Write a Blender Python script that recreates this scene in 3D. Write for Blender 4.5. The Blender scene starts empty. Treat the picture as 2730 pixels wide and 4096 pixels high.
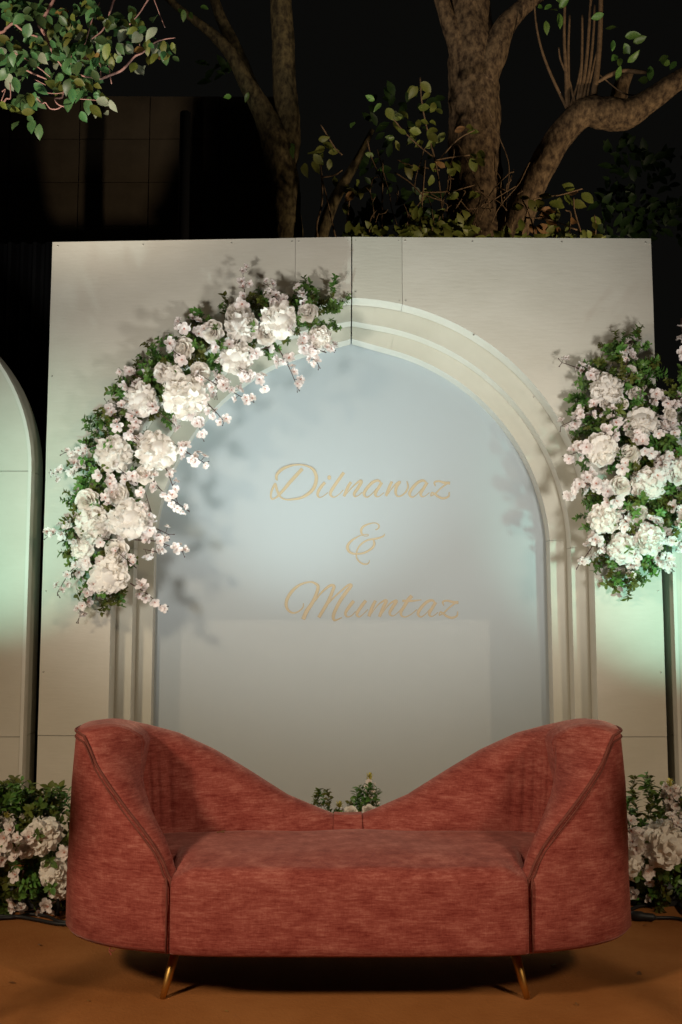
import bpy, math, random
from mathutils import Vector, Matrix, Euler, noise as mnoise

random.seed(7)
R = math.radians
scene = bpy.context.scene
COL = scene.collection

# ------------------------------------------------------------------ camera
FPX = 3981.0                      # focal length in pixels of the 2730 x 4096 frame (35 mm lens)
PITCH = math.atan(0.0997)
EYE = 1.2
cam_d = bpy.data.cameras.new('camera')
cam_d.sensor_fit = 'VERTICAL'
cam_d.sensor_height = 36.0
cam_d.lens = FPX / 4096 * 36.0
cam_d.clip_start = 0.05
cam_d.clip_end = 500
cam = bpy.data.objects.new('camera', cam_d)
COL.objects.link(cam)
cam.location = (0, 0, EYE)
cam.rotation_euler = (R(90) + PITCH, 0, 0)
scene.camera = cam
scene.render.resolution_x, scene.render.resolution_y = 682, 1024

# ------------------------------------------------------------------ night sky
world = bpy.data.worlds.new('World')
scene.world = world
world.use_nodes = True
bg = world.node_tree.nodes['Background']
bg.inputs[0].default_value = (1.0, 0.98, 0.86, 1)
bg.inputs[1].default_value = 0.0030

# ------------------------------------------------------------------ event lamps (the only light at night)
def spot(name, loc, target, watts, colour, cone, blend=0.6, size=0.06):
    d = bpy.data.lights.new(name, 'SPOT')
    d.energy = watts
    d.color = colour
    d.spot_size = R(cone)
    d.spot_blend = blend
    d.shadow_soft_size = size
    o = bpy.data.objects.new(name, d)
    COL.objects.link(o)
    o.location = loc
    o.rotation_euler = (Vector(target) - Vector(loc)).to_track_quat('-Z', 'Y').to_euler()
    return o
WARM = (1.0, 0.80, 0.56)
SOFTW = (1.0, 0.88, 0.74)
GREEN = (0.46, 1.0, 0.82)
NEUT = (1.0, 0.97, 0.91)
COOL = (0.78, 1.0, 0.98)
FLOODS = [
    # name, location, target, watts, colour, cone, blend, size
    ('flood_light', (-3.2, -0.2, 3.25), (-0.15, 3.2, 0.35), 680, WARM, 68, 1.0, 0.30),
    ('flood_light', (3.3, -0.2, 3.25), (0.25, 3.2, 0.35), 400, WARM, 68, 1.0, 0.30),
    ('flood_light', (4.6, 4.7, 1.5), (1.0, 8.0, 4.7), 720, WARM, 60, 0.9, 0.10),
    ('flood_light', (-3.3, 2.2, 1.2), (-1.25, 4.6, 3.95), 900, SOFTW, 34, 0.8, 0.10),
]
UPLIGHTS = [
    ('uplight', (-1.45, 2.50, 1.25), (-0.35, 5.1, 2.36), 170, NEUT, 82, 1.0, 0.16),
    ('uplight', (1.50, 2.50, 1.25), (0.45, 5.1, 2.36), 170, NEUT, 82, 1.0, 0.16),
    ('uplight', (-2.15, 3.10, 0.55), (-1.66, 5.0, 1.70), 170, GREEN, 36, 1.0, 0.05),
    ('uplight', (2.25, 3.10, 0.55), (1.62, 5.0, 1.45), 210, GREEN, 36, 1.0, 0.05),
    ('uplight', (-0.42, 4.02, 0.14), (-0.05, 5.1, 3.3), 220, COOL, 66, 1.0, 0.05),
]
LAMPS = [spot(*a) for a in FLOODS + UPLIGHTS]

scene.view_settings.view_transform = 'Standard'
scene.view_settings.look = 'None'
scene.view_settings.exposure = 0.0
scene.view_settings.gamma = 1.0
scene.view_settings.use_curve_mapping = False
scene.render.engine = 'CYCLES'
scene.cycles.use_denoising = True
scene.cycles.max_bounces = 6
scene.cycles.transparent_max_bounces = 8

# ------------------------------------------------------------------ helpers
CP, SP = math.cos(PITCH), math.sin(PITCH)
def at(px, py, Y):
    """world point at depth Y that the camera sees at a photograph pixel"""
    u, v = (px - 1365) / FPX, -(py - 2048) / FPX
    t = Y / (CP - v * SP)
    return Vector((u * t, Y, EYE + (SP + v * CP) * t))
def at2(x, y, Y):                  # the same from the 1568-wide overview
    return at(x * 2730 / 1568, y * 2730 / 1568, Y)

def mesh(name, verts, faces, mats, smooth=False, midx=None):
    me = bpy.data.meshes.new(name)
    me.from_pydata([tuple(v) for v in verts], [], faces)
    if not isinstance(mats, (list, tuple)):
        mats = [mats]
    for m in mats:
        me.materials.append(m)
    if smooth:
        me.polygons.foreach_set('use_smooth', [True] * len(me.polygons))
    if midx is not None:
        me.polygons.foreach_set('material_index', midx)
    me.update()
    return me
def obj(name, me, parent=None, loc=None, rot=None, scale=None):
    o = bpy.data.objects.new(name, me)
    COL.objects.link(o)
    if parent is not None:
        o.parent = parent
    if loc is not None:
        o.location = loc
    if rot is not None:
        o.rotation_euler = rot
    if scale is not None:
        o.scale = (scale,) * 3 if isinstance(scale, (int, float)) else scale
    return o
def tag(o, label, cat, group=None, kind=None):
    if label: o['label'] = label
    if cat: o['category'] = cat
    if group: o['group'] = group
    if kind: o['kind'] = kind
    return o
def thing(name, label, cat, loc=(0, 0, 0), group=None):
    o = bpy.data.objects.new(name, None)
    o.empty_display_size = 0.1
    COL.objects.link(o)
    o.location = loc
    return tag(o, label, cat, group)

class MB:
    def __init__(self):
        self.v, self.f, self.m = [], [], []
    def add(self, verts, faces, mi=0):
        b = len(self.v)
        self.v += [Vector(p) for p in verts]
        self.f += [tuple(i + b for i in f) for f in faces]
        self.m += [mi] * len(faces)
    def box(self, lo, hi, mi=0):
        x0, y0, z0 = lo; x1, y1, z1 = hi
        self.add([(x0,y0,z0),(x1,y0,z0),(x1,y1,z0),(x0,y1,z0),(x0,y0,z1),(x1,y0,z1),(x1,y1,z1),(x0,y1,z1)],
                 [(0,3,2,1),(4,5,6,7),(0,1,5,4),(1,2,6,5),(2,3,7,6),(3,0,4,7)], mi)
    def tube(self, pts, rad, n=8, mi=0, cap=True):
        pts = [Vector(p) for p in pts]
        if not isinstance(rad, (list, tuple)): rad = [rad] * len(pts)
        vs, fs = [], []
        up = None
        for i, p in enumerate(pts):
            t = (pts[min(i + 1, len(pts) - 1)] - pts[max(i - 1, 0)])
            if t.length < 1e-9: t = Vector((0, 0, 1))
            t.normalize()
            if up is None:
                up = t.orthogonal().normalized()
            else:
                up = (up - t * up.dot(t))
                up = up.normalized() if up.length > 1e-6 else t.orthogonal().normalized()
            s = t.cross(up)
            for k in range(n):
                a = 2 * math.pi * k / n
                vs.append(p + (up * math.cos(a) + s * math.sin(a)) * rad[i])
        for i in range(len(pts) - 1):
            for k in range(n):
                a, b = i * n + k, i * n + (k + 1) % n
                fs.append((a, b, b + n, a + n))
        if cap:
            fs.append(tuple(range(n - 1, -1, -1)))
            fs.append(tuple(range((len(pts) - 1) * n, len(pts) * n)))
        self.add(vs, fs, mi)
    def lathe(self, prof, n=16, mi=0, M=None):
        vs, fs = [], []
        for r, z in prof:
            for k in range(n):
                a = 2 * math.pi * k / n
                p = Vector((r * math.cos(a), r * math.sin(a), z))
                vs.append(M @ p if M else p)
        for i in range(len(prof) - 1):
            for k in range(n):
                a, b = i * n + k, i * n + (k + 1) % n
                fs.append((a, b, b + n, a + n))
        self.add(vs, fs, mi)
    def build(self, name, mats, parent=None, smooth=False, loc=None):
        return obj(name, mesh(name, self.v, self.f, mats, smooth, self.m), parent, loc)

def crom(pts, sub=6):
    """Catmull-Rom through tuples of any length"""
    P = [tuple(p) for p in pts]
    P = [tuple(2 * a - b for a, b in zip(P[0], P[1]))] + P + [tuple(2 * a - b for a, b in zip(P[-1], P[-2]))]
    out = []
    for i in range(1, len(P) - 2):
        for k in range(sub):
            t = k / sub
            out.append(tuple(0.5 * (2*b + (c - a)*t + (2*a - 5*b + 4*c - d)*t*t + (3*b - a - 3*c + d)*t**3)
                             for a, b, c, d in zip(P[i-1], P[i], P[i+1], P[i+2])))
    out.append(P[-2])
    return out
def interp(x, tab):
    if x <= tab[0][0]: return tab[0][1]
    for (a, fa), (b, fb) in zip(tab, tab[1:]):
        if x <= b: return fa + (fb - fa) * (x - a) / (b - a)
    return tab[-1][1]
def sstep(a, b, x):
    t = max(0.0, min(1.0, (x - a) / (b - a)))
    return t * t * (3 - 2 * t)

# ------------------------------------------------------------------ materials
def mat(name, col, rough=0.6, var=None, vscale=6.0, vstretch=(1, 1, 1), bump=0.0, bscale=60.0, bstretch=(1, 1, 1),
        metal=0.0, spec=0.4, sheen=0.0, transl=0.0, coat=0.0, detail=4.0, objrand=0.0, contrast=(0.35, 0.65)):
    m = bpy.data.materials.new(name)
    m.use_nodes = True
    nt = m.node_tree
    N, L = nt.nodes, nt.links
    p = N['Principled BSDF']
    p.inputs['Roughness'].default_value = rough
    p.inputs['Metallic'].default_value = metal
    p.inputs['Specular IOR Level'].default_value = spec
    if sheen:
        p.inputs['Sheen Weight'].default_value = sheen
        p.inputs['Sheen Roughness'].default_value = 0.4
    if coat:
        p.inputs['Coat Weight'].default_value = coat
        p.inputs['Coat Roughness'].default_value = 0.12
    tc = N.new('ShaderNodeTexCoord')
    c4 = tuple(col) + (1,)
    p.inputs['Base Color'].default_value = c4
    csock = None
    if var is not None:
        mp = N.new('ShaderNodeMapping'); mp.inputs['Scale'].default_value = vstretch
        L.new(tc.outputs['Object'], mp.inputs[0])
        nz = N.new('ShaderNodeTexNoise'); nz.inputs['Scale'].default_value = vscale; nz.inputs['Detail'].default_value = detail
        nz.inputs['Roughness'].default_value = 0.65
        L.new(mp.outputs[0], nz.inputs['Vector'])
        rp = N.new('ShaderNodeValToRGB')
        rp.color_ramp.elements[0].position = contrast[0]; rp.color_ramp.elements[0].color = c4
        rp.color_ramp.elements[1].position = contrast[1]; rp.color_ramp.elements[1].color = tuple(var) + (1,)
        L.new(nz.outputs[0], rp.inputs[0])
        csock = rp.outputs[0]
    if objrand:
        oi = N.new('ShaderNodeObjectInfo')
        hs = N.new('ShaderNodeHueSaturation')
        mr = N.new('ShaderNodeMapRange'); mr.inputs[3].default_value = 1 - objrand; mr.inputs[4].default_value = 1 + objrand
        L.new(oi.outputs['Random'], mr.inputs[0]); L.new(mr.outputs[0], hs.inputs['Value'])
        mr2 = N.new('ShaderNodeMapRange'); mr2.inputs[3].default_value = 0.5 - objrand * 0.08; mr2.inputs[4].default_value = 0.5 + objrand * 0.06
        L.new(oi.outputs['Random'], mr2.inputs[0]); L.new(mr2.outputs[0], hs.inputs['Hue'])
        if csock: L.new(csock, hs.inputs['Color'])
        else: hs.inputs['Color'].default_value = c4
        csock = hs.outputs[0]
    if csock: L.new(csock, p.inputs['Base Color'])
    if bump:
        mp2 = N.new('ShaderNodeMapping'); mp2.inputs['Scale'].default_value = bstretch
        L.new(tc.outputs['Object'], mp2.inputs[0])
        n2 = N.new('ShaderNodeTexNoise'); n2.inputs['Scale'].default_value = bscale; n2.inputs['Detail'].default_value = 5
        L.new(mp2.outputs[0], n2.inputs['Vector'])
        bp = N.new('ShaderNodeBump'); bp.inputs['Strength'].default_value = bump; bp.inputs['Distance'].default_value = 0.01
        L.new(n2.outputs[0], bp.inputs['Height']); L.new(bp.outputs[0], p.inputs['Normal'])
    if transl:
        tr = N.new('ShaderNodeBsdfTranslucent')
        if csock: L.new(csock, tr.inputs['Color'])
        else: tr.inputs['Color'].default_value = c4
        mx = N.new('ShaderNodeMixShader'); mx.inputs[0].default_value = transl
        L.new(p.outputs[0], mx.inputs[1]); L.new(tr.outputs[0], mx.inputs[2])
        L.new(mx.outputs[0], N['Material Output'].inputs['Surface'])
    return m

M = {}
M['carpet'] = mat('carpet', (0.280, 0.102, 0.028), 0.95, (0.355, 0.142, 0.044), 2.2, bump=0.3, bscale=110, spec=0.1, detail=8)
M['panel'] = mat('painted_ply', (0.53, 0.50, 0.42), 0.55, (0.575, 0.545, 0.465), 2.5, (1, 1, 2), bump=0.10, bscale=14, bstretch=(1, 1, 6))
M['panel_b'] = mat('painted_ply_patch', (0.50, 0.48, 0.40), 0.55, (0.54, 0.52, 0.435), 3.0, bump=0.10, bscale=14, bstretch=(1, 1, 6))
M['layer'] = mat('arch_paint', (0.48, 0.465, 0.385), 0.5, (0.525, 0.51, 0.43), 3.0, bump=0.06, bscale=20)
M['edge'] = mat('pale_lit_edge', (0.60, 0.58, 0.51), 0.5, (0.64, 0.62, 0.555), 6.0, bump=0.08, bscale=30)  # paler edge tone; on the arch boards it paints in light from below
M['screw'] = mat('screw_head', (0.35, 0.33, 0.28), 0.4, metal=0.5)
M['gold'] = mat('gold_vinyl', (0.41, 0.335, 0.215), 0.5, (0.45, 0.37, 0.245), 8)
M['brass'] = mat('brass_leg', (0.72, 0.44, 0.13), 0.42, (0.60, 0.35, 0.10), 20, metal=1.0)
M['black'] = mat('black_rubber', (0.012, 0.012, 0.013), 0.55)
M['dark_under'] = mat('black_lining', (0.01, 0.009, 0.009), 0.9)
M['bark'] = mat('bark', (0.035, 0.021, 0.012), 0.9, (0.19, 0.125, 0.066), 26, (1, 1, .6), bump=1.0, bscale=22, bstretch=(1, 1, .45), detail=9, spec=0.2, contrast=(0.38, 0.66))
M['bark2'] = mat('olive_bark', (0.030, 0.021, 0.011), 0.9, (0.13, 0.098, 0.043), 26, (1, 1, .6), bump=1.0, bscale=24, bstretch=(1, 1, .5), detail=9, spec=0.2, contrast=(0.38, 0.66))  # second bark tone, darker and more olive
M['twig'] = mat('twig', (0.10, 0.060, 0.028), 0.8, (0.18, 0.11, 0.055), 30)
M['pinktwig'] = mat('pinkish_twig', (0.32, 0.155, 0.125), 0.8, (0.42, 0.23, 0.19), 20)
M['stem'] = mat('blossom_stem', (0.060, 0.025, 0.020), 0.7)
M['green_stem'] = mat('green_stem', (0.06, 0.10, 0.03), 0.7)
M['leaf'] = mat('leaf_green', (0.060, 0.155, 0.028), 0.42, (0.170, 0.290, 0.060), 14, transl=0.25, objrand=0.3, spec=0.5)
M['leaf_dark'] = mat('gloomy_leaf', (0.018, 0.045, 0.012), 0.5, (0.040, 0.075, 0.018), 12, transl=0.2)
M['leaf_y'] = mat('leaf_yellow_green', (0.095, 0.125, 0.018), 0.5, (0.17, 0.17, 0.035), 10, transl=0.25, objrand=0.3)
M['leaf_top'] = mat('tree_leaf', (0.045, 0.125, 0.045), 0.45, (0.10, 0.17, 0.05), 9, transl=0.25, objrand=0.45)
M['leaf_pale'] = mat('pale_leaf', (0.24, 0.30, 0.18), 0.6, (0.36, 0.36, 0.26), 9, transl=0.2, objrand=0.2)
M['leaf_dry'] = mat('dry_leaf', (0.20, 0.09, 0.03), 0.7, (0.26, 0.16, 0.04), 9, transl=0.2, objrand=0.25)
M['petal'] = mat('cream_petal', (0.92, 0.87, 0.79), 0.65, (0.94, 0.91, 0.86), 9, transl=0.33, objrand=0.05, spec=0.2)
M['rose'] = mat('rose_petal', (0.92, 0.86, 0.78), 0.6, (0.94, 0.90, 0.85), 9, transl=0.33, objrand=0.06, spec=0.2)
M['blossom'] = mat('blush_petal', (0.93, 0.84, 0.80), 0.65, (0.95, 0.90, 0.88), 30, transl=0.35, objrand=0.07, spec=0.2)
M['pistil'] = mat('pink_centre', (0.55, 0.24, 0.17), 0.7)
M['bud_y'] = mat('yellow_bud', (0.55, 0.47, 0.09), 0.6, (0.62, 0.56, 0.16), 20, transl=0.2)
M['soil'] = mat('leaf_litter', (0.020, 0.015, 0.009), 0.95, (0.045, 0.032, 0.017), 6, bump=1.0, bscale=20)
M['fence'] = mat('dark_sheet_metal', (0.010, 0.010, 0.011), 0.55, (0.022, 0.021, 0.021), 3, (4, 4, .4))
M['wallblock'] = mat('brown_cladding', (0.070, 0.052, 0.032), 0.85, (0.095, 0.072, 0.046), 2.5, bump=0.2, bscale=30)
M['joint'] = mat('dark_joint', (0.03, 0.022, 0.016), 0.9)

def velvet():
    m = bpy.data.materials.new('rose_velvet'); m.use_nodes = True
    nt = m.node_tree; N, L = nt.nodes, nt.links
    p = N['Principled BSDF']
    p.inputs['Roughness'].default_value = 0.85
    p.inputs['Specular IOR Level'].default_value = 0.15
    p.inputs['Sheen Weight'].default_value = 0.32
    p.inputs['Sheen Roughness'].default_value = 0.35
    p.inputs['Sheen Tint'].default_value = (1.0, 0.66, 0.60, 1)
    tc = N.new('ShaderNodeTexCoord')
    def nz(scale, stretch, detail=6, rough=0.6):
        mp = N.new('ShaderNodeMapping'); mp.inputs['Scale'].default_value = stretch
        L.new(tc.outputs['Object'], mp.inputs[0])
        n = N.new('ShaderNodeTexNoise'); n.inputs['Scale'].default_value = scale
        n.inputs['Detail'].default_value = detail; n.inputs['Roughness'].default_value = rough
        L.new(mp.outputs[0], n.inputs['Vector']); return n.outputs[0]
    def math_(op, a, b):
        n = N.new('ShaderNodeMath'); n.operation = op
        for i, x in enumerate((a, b)):
            if isinstance(x, (int, float)): n.inputs[i].default_value = x
            else: L.new(x, n.inputs[i])
        return n.outputs[0]
    blot = nz(9, (1, 1, 2.0), 8, 0.78)
    streak = nz(22, (1.0, 1.0, 9), 5, 0.7)
    weave = nz(50, (5, 5, 1), 3)
    s = math_('ADD', math_('MULTIPLY', blot, 0.46), math_('MULTIPLY', streak, 0.40))
    s = math_('ADD', s, math_('MULTIPLY', weave, 0.12))
    rp = N.new('ShaderNodeValToRGB')
    e = rp.color_ramp.elements
    e[0].position = 0.385; e[0].color = (0.195, 0.030, 0.024, 1)
    e[1].position = 0.62; e[1].color = (0.500, 0.180, 0.145, 1)
    mid = e.new(0.50); mid.color = (0.325, 0.080, 0.064, 1)
    L.new(s, rp.inputs[0]); L.new(rp.outputs[0], p.inputs['Base Color'])
    bp = N.new('ShaderNodeBump'); bp.inputs['Strength'].default_value = 0.25; bp.inputs['Distance'].default_value = 0.004
    L.new(math_('ADD', streak, weave), bp.inputs['Height']); L.new(bp.outputs[0], p.inputs['Normal'])
    return m
M['velvet'] = velvet()
M['piping'] = mat('velvet_piping', (0.15, 0.038, 0.028), 0.85, (0.20, 0.055, 0.040), 30)

def polycarb():
    m = bpy.data.materials.new('ribbed_polycarbonate'); m.use_nodes = True
    nt = m.node_tree; N, L = nt.nodes, nt.links
    p = N['Principled BSDF']
    p.inputs['Base Color'].default_value = (0.56, 0.63, 0.655, 1)
    p.inputs['Roughness'].default_value = 0.5
    p.inputs['Specular IOR Level'].default_value = 0.25
    tc = N.new('ShaderNodeTexCoord')
    wv = N.new('ShaderNodeTexWave'); wv.wave_type = 'BANDS'; wv.bands_direction = 'X'
    wv.inputs['Scale'].default_value = 30.0; wv.inputs['Distortion'].default_value = 0.0
    L.new(tc.outputs['Object'], wv.inputs['Vector'])
    bp = N.new('ShaderNodeBump'); bp.inputs['Strength'].default_value = 0.10; bp.inputs['Distance'].default_value = 0.002
    L.new(wv.outputs[0], bp.inputs['Height']); L.new(bp.outputs[0], p.inputs['Normal'])
    tr = N.new('ShaderNodeBsdfTransparent'); tr.inputs[0].default_value = (0.96, 0.98, 1.0, 1)
    rf = N.new('ShaderNodeBsdfRefraction'); rf.inputs['Roughness'].default_value = 0.5; rf.inputs['IOR'].default_value = 1.35
    mx = N.new('ShaderNodeMixShader'); mx.inputs[0].default_value = 0.80      # transparent | refraction
    L.new(tr.outputs[0], mx.inputs[1]); L.new(rf.outputs[0], mx.inputs[2])
    m2 = N.new('ShaderNodeMixShader'); m2.inputs[0].default_value = 0.34
    L.new(p.outputs[0], m2.inputs[1]); L.new(mx.outputs[0], m2.inputs[2])
    L.new(m2.outputs[0], N['Material Output'].inputs['Surface'])
    return m
M['sheet'] = polycarb()
M['backing'] = mat('backing_cloth', (0.08, 0.10, 0.13), 0.9, (0.10, 0.12, 0.15), 2)
M['pale_rect'] = mat('pale_rectangle', (0.70, 0.66, 0.58), 0.9, (0.73, 0.69, 0.61), 2)

# ------------------------------------------------------------------ the setting
mb = MB()
mb.add([(-40, -20, 0), (40, -20, 0), (40, 60, 0), (-40, 60, 0)], [(0, 1, 2, 3)])
soil = mb.build('ground', M['soil']); soil['kind'] = 'structure'
soil.location.z = -0.006
# carpet laid over the lawn, slightly wavy
nx, ny = 90, 80
vs, fs = [], []
for j in range(ny + 1):
    for i in range(nx + 1):
        x = -4.5 + 9.0 * i / nx; y = -3.0 + 8.6 * j / ny
        z = 0.002 + 0.010 * mnoise.noise((x * 1.3, y * 2.2, 0.3)) ** 2 + 0.005 * abs(mnoise.noise((x * 2.2, y * 6, 2.3)))
        vs.append((x, y, z))
for j in range(ny):
    for i in range(nx):
        a = j * (nx + 1) + i
        fs.append((a, a + 1, a + nx + 2, a + nx + 1))
carpet = obj('carpet', mesh('carpet', vs, fs, M['carpet'], True)); carpet['kind'] = 'structure'
# planted bank behind the backdrop
vs, fs = [], []
prof = [(6.1, 0.0), (6.5, 1.6), (6.9, 2.9), (7.3, 3.35), (8.0, 3.55), (9.5, 3.7), (11.0, 3.8), (11.2, 0)]
nx = 60
for i in range(nx + 1):
    x = -1.4 + 3.9 * i / nx
    edge = sstep(0, .2, i / nx) * (1 - sstep(.78, 1, i / nx))
    for j, (y, z) in enumerate(prof):
        n = mnoise.noise((x * 1.1, y * 1.4, 5.0))
        vs.append((x, y + 0.1 * n, max(-0.02, z * edge + (0.14 * n if 0 < j < 7 else 0))))
k = len(prof)
for i in range(nx):
    for j in range(k - 1):
        fs.append((i * k + j, (i + 1) * k + j, (i + 1) * k + j + 1, i * k + j + 1))
bank = obj('bank', mesh('bank', vs, fs, M['soil'], True)); bank['kind'] = 'structure'

# ------------------------------------------------------------------ backdrop with the stepped arch
D0 = 4.94
XC = 0.055
def warp(x): return 0.048 * max(0, XC - x) + 0.016 * max(0, x - XC)
XL, XR, ZT = -1.502, 1.598, 3.11
OPEN = [  # y offset of the front, half width, apex z, pointedness
    dict(y=0.0,   hw=1.206, za=2.789, e=0.02),
    dict(y=0.124, hw=1.121, za=2.706, e=0.045, cp=(.14, .026)),
    dict(y=0.226, hw=1.037, za=2.640, e=0.08, cp=(.235, .066)),
]
YS = 0.345
def arch_half(o, s, n=40, gap=0.003):
    """opening outline of one half from the apex down to the spring, list of (x, z)"""
    hw, e = o['hw'], o['e']
    rad = hw * (1 + e); rise = hw * math.sqrt(1 + 2 * e)
    zs = o['za'] - rise
    a0 = math.acos((e * hw + gap) / rad)
    out = []
    dc, drop = o.get('cp', (0, 0))
    if dc:                                     # straight crown boards meeting at a point
        shift = (o['za'] - drop) - (zs + math.sqrt(rad * rad - (dc + e * hw) ** 2))
        zs += shift
        for i in range(n + 1):
            a = a0 * (1 - i / n)
            x = rad * math.cos(a) - e * hw
            z = zs + rad * math.sin(a)
            if x < dc: z = o['za'] - drop * x / dc
            out.append((XC + s * x, z))
        return out, zs
    for i in range(n + 1):
        a = a0 * (1 - i / n)
        out.append((XC + s * (rad * math.cos(a) - e * hw), zs + rad * math.sin(a)))
    return out, zs
def extrude(poly, y0, y1, mats, name, parent, midx=None):
    """poly in x-z, fronts at y0 + warp; side faces keep a second material (paler edge tone, light painted in)"""
    n = len(poly)
    area = sum(poly[i][0] * poly[(i + 1) % n][1] - poly[(i + 1) % n][0] * poly[i][1] for i in range(n))
    if area < 0: poly = poly[::-1]
    vs = [(x, D0 + y0 + warp(x), z) for x, z in poly] + [(x, D0 + y1 + warp(x), z) for x, z in poly]
    fs = [tuple(range(n)), tuple(range(2 * n - 1, n - 1, -1))]
    mi = [0, 0]
    for i in range(n):
        j = (i + 1) % n
        fs.append((i, i + n, j + n, j)); mi.append(1)
    return obj(name, mesh(name, vs, fs, mats, False, mi), parent)

arch = thing('arch_backdrop', 'tall square cream backdrop with a stepped pointed arch and blue-grey panel bearing gold script', 'backdrop', (0, 0, 0))
LM = [M['layer'], M['edge']]
for s in (-1, 1):
    o1, zs1 = arch_half(OPEN[0], s, 48)
    xo = XL if s < 0 else XR
    xcut = XC + s * (0.290 if s < 0 else 0.258)
    T = 0.118
    # crown piece
    pts = [p for p in o1 if abs(p[0] - XC) < abs(xcut - XC) - .004]
    zc = interp(abs(xcut - XC), [(abs(x - XC), z) for x, z in o1])
    poly = pts + [(xcut - s * .001, zc), (xcut - s * .001, ZT), (XC + s * .003, ZT)]
    extrude(poly, -0.002, T, [M['panel_b'] if s > 0 else M['panel'], M['edge']], 'face_panel', arch)
    # side piece down to the lower joint
    zj = 0.587
    pts = [p for p in o1 if abs(p[0] - XC) > abs(xcut - XC) + .004]
    wob = [(xo + 0.004 * mnoise.noise((0, 0, z * 3.1 + s)), z) for z in [zj + .0015 + (ZT - zj) * k / 14 for k in range(15)]]
    poly = [(xcut + s * .001, zc)] + pts + [(XC + s * OPEN[0]['hw'], zj + .0015)] + wob + [(xcut + s * .001, ZT)]
    extrude(poly, 0, T, [M['panel'], M['edge']], 'face_panel', arch)
    poly = [(XC + s * (OPEN[0]['hw'] + .002), zj - .0015), (xo, zj - .0015), (xo, 0.012), (XC + s * (OPEN[0]['hw'] + .002), 0.012)]
    extrude(poly, 0.001, T, [M['panel'], M['edge']], 'face_panel', arch)
    # stepped layers
    for li, (dcut, zpost) in ((1, (0.115 if s > 0 else 0.16, 1.46)), (2, (0.215 if s > 0 else 0.25, 1.585))):
        o = OPEN[li]
        inner, zs = arch_half(o, s, 48)
        outer, _ = arch_half(dict(o, hw=o['hw'] + .125, za=o['za'] + .125), s, 48)
        y0, y1 = o['y'], o['y'] + (0.098 if li == 1 else 0.112)
        ic = min(range(len(inner)), key=lambda i: abs(abs(inner[i][0] - XC) - dcut))
        ip = min(range(len(inner)), key=lambda i: abs(inner[i][1] - max(zpost, zs)))
        def band(a, b, jig=0):
            ins, outs = [list(p) for p in inner[a:b + 1]], [list(p) for p in outer[a:b + 1]]
            return [tuple(p) for p in ins] + [tuple(p) for p in outs[::-1]]
        def shrink(poly, q):
            cx = sum(p[0] for p in poly) / len(poly); cz = sum(p[1] for p in poly) / len(poly)
            return [(cx + (x - cx) * q, cz + (z - cz) * q) for x, z in poly]
        extrude(shrink(band(0, ic), .996), y0 + 0.002, y1, LM, 'arch_board', arch)
        extrude(band(ic, ip), y0, y1, LM, 'arch_board', arch)
        xi, xo2 = inner[ip][0], outer[ip][0]
        zt_ = inner[ip][1] - .0025
        mid = 0.60 if li == 1 else 0.45
        extrude([(xi, zt_), (xo2, zt_), (xo2, mid + .0015), (xi + s * .002, mid + .0015)], y0 + .0015, y1, LM, 'arch_board', arch)
        extrude([(xi + s * .002, mid - .0015), (xo2, mid - .0015), (xo2, 0.012), (xi + s * .002, 0.012)], y0, y1, LM, 'arch_board', arch)
    # screws along the top and the arch
    sm = bpy.data.meshes.get('screw')
    if sm is None:
        q = MB(); q.lathe([(0.0, -.0025), (.0028, -.002), (.0046, -.001), (.0050, .001)], 8)
        sm = mesh('screw', [(v.x, v.z, v.y) for v in q.v], q.f, M['screw'])
    sp = [(XC + s * .02, ZT - .018), (xcut - s * .018, ZT - .018), (xcut + s * .016, ZT - .018), (XC + s * .62, ZT - .02), (XC + s * 1.08, ZT - .02),
          (xo - s * .03, ZT - .02), (xcut - s * .016, zc + .02), (xcut + s * .016, zc + .02), (XC + s * .02, 2.82), (XC + s * .62, 2.60),
          (XC + s * .92, 2.28), (xo - s * .02, 2.4), (xo - s * .02, 1.9), (xo - s * .02, 1.3), (xo - s * .02, .9)]
    for x, z in sp:
        obj('screw', sm, arch, (x, D0 + warp(x) - .0005, z))
# timber frame behind, so that the boards stand on something
q = MB()
for x in (XL + .05, -1.27, 1.33, XR - .09):
    q.box((x, D0 + .37 + warp(x) + .02, 0.0), (x + .045, D0 + .42 + warp(x) + .02, 3.05))
q.box((XL + .05, D0 + .54, 2.9), (XR - .05, D0 + .58, 2.95))
q.build('frame', M['twig'], arch)
# polycarbonate sheet
o3 = OPEN[2]
prof = []
for s in (1, -1):
    hp, zs = arch_half(dict(o3, hw=o3['hw'] + .06, za=o3['za'] + .06), s, 40, 0)
    prof += hp[::1] if s > 0 else []
    if s > 0: prof += [(XC + (o3['hw'] + .06), 0.01), (XC - (o3['hw'] + .06), 0.01)]
    else: prof += hp[::-1][:-1]
vs = [(x, D0 + YS, z) for x, z in prof] + [(x, D0 + YS + .006, z) for x, z in prof]
n = len(prof)
fs = [tuple(range(n))[::-1], tuple(range(n, 2 * n))] + [(i, (i + 1) % n, (i + 1) % n + n, i + n) for i in range(n)]
sheet = obj('translucent_sheet', mesh('translucent_sheet', vs, fs[:1], M['sheet']), arch)
sheet['label'] = 'blue-grey ribbed plastic sheet inside the arch'
q = MB(); q.box((-1.20, D0 + YS + .180, .01), (1.30, D0 + YS + .185, 2.72)); q.build('backing_cloth', M['backing'], arch)
a, b = at(730, 2480, D0 + YS + .12), at(1955, 2480, D0 + YS + .12)
q = MB(); q.box((a.x, D0 + YS + .110, .01), (b.x, D0 + YS + .122, a.z)); q.build('pale_rectangle', M['pale_rect'], arch)  # paler board behind the sheet, showing through it as a rectangle

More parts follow.
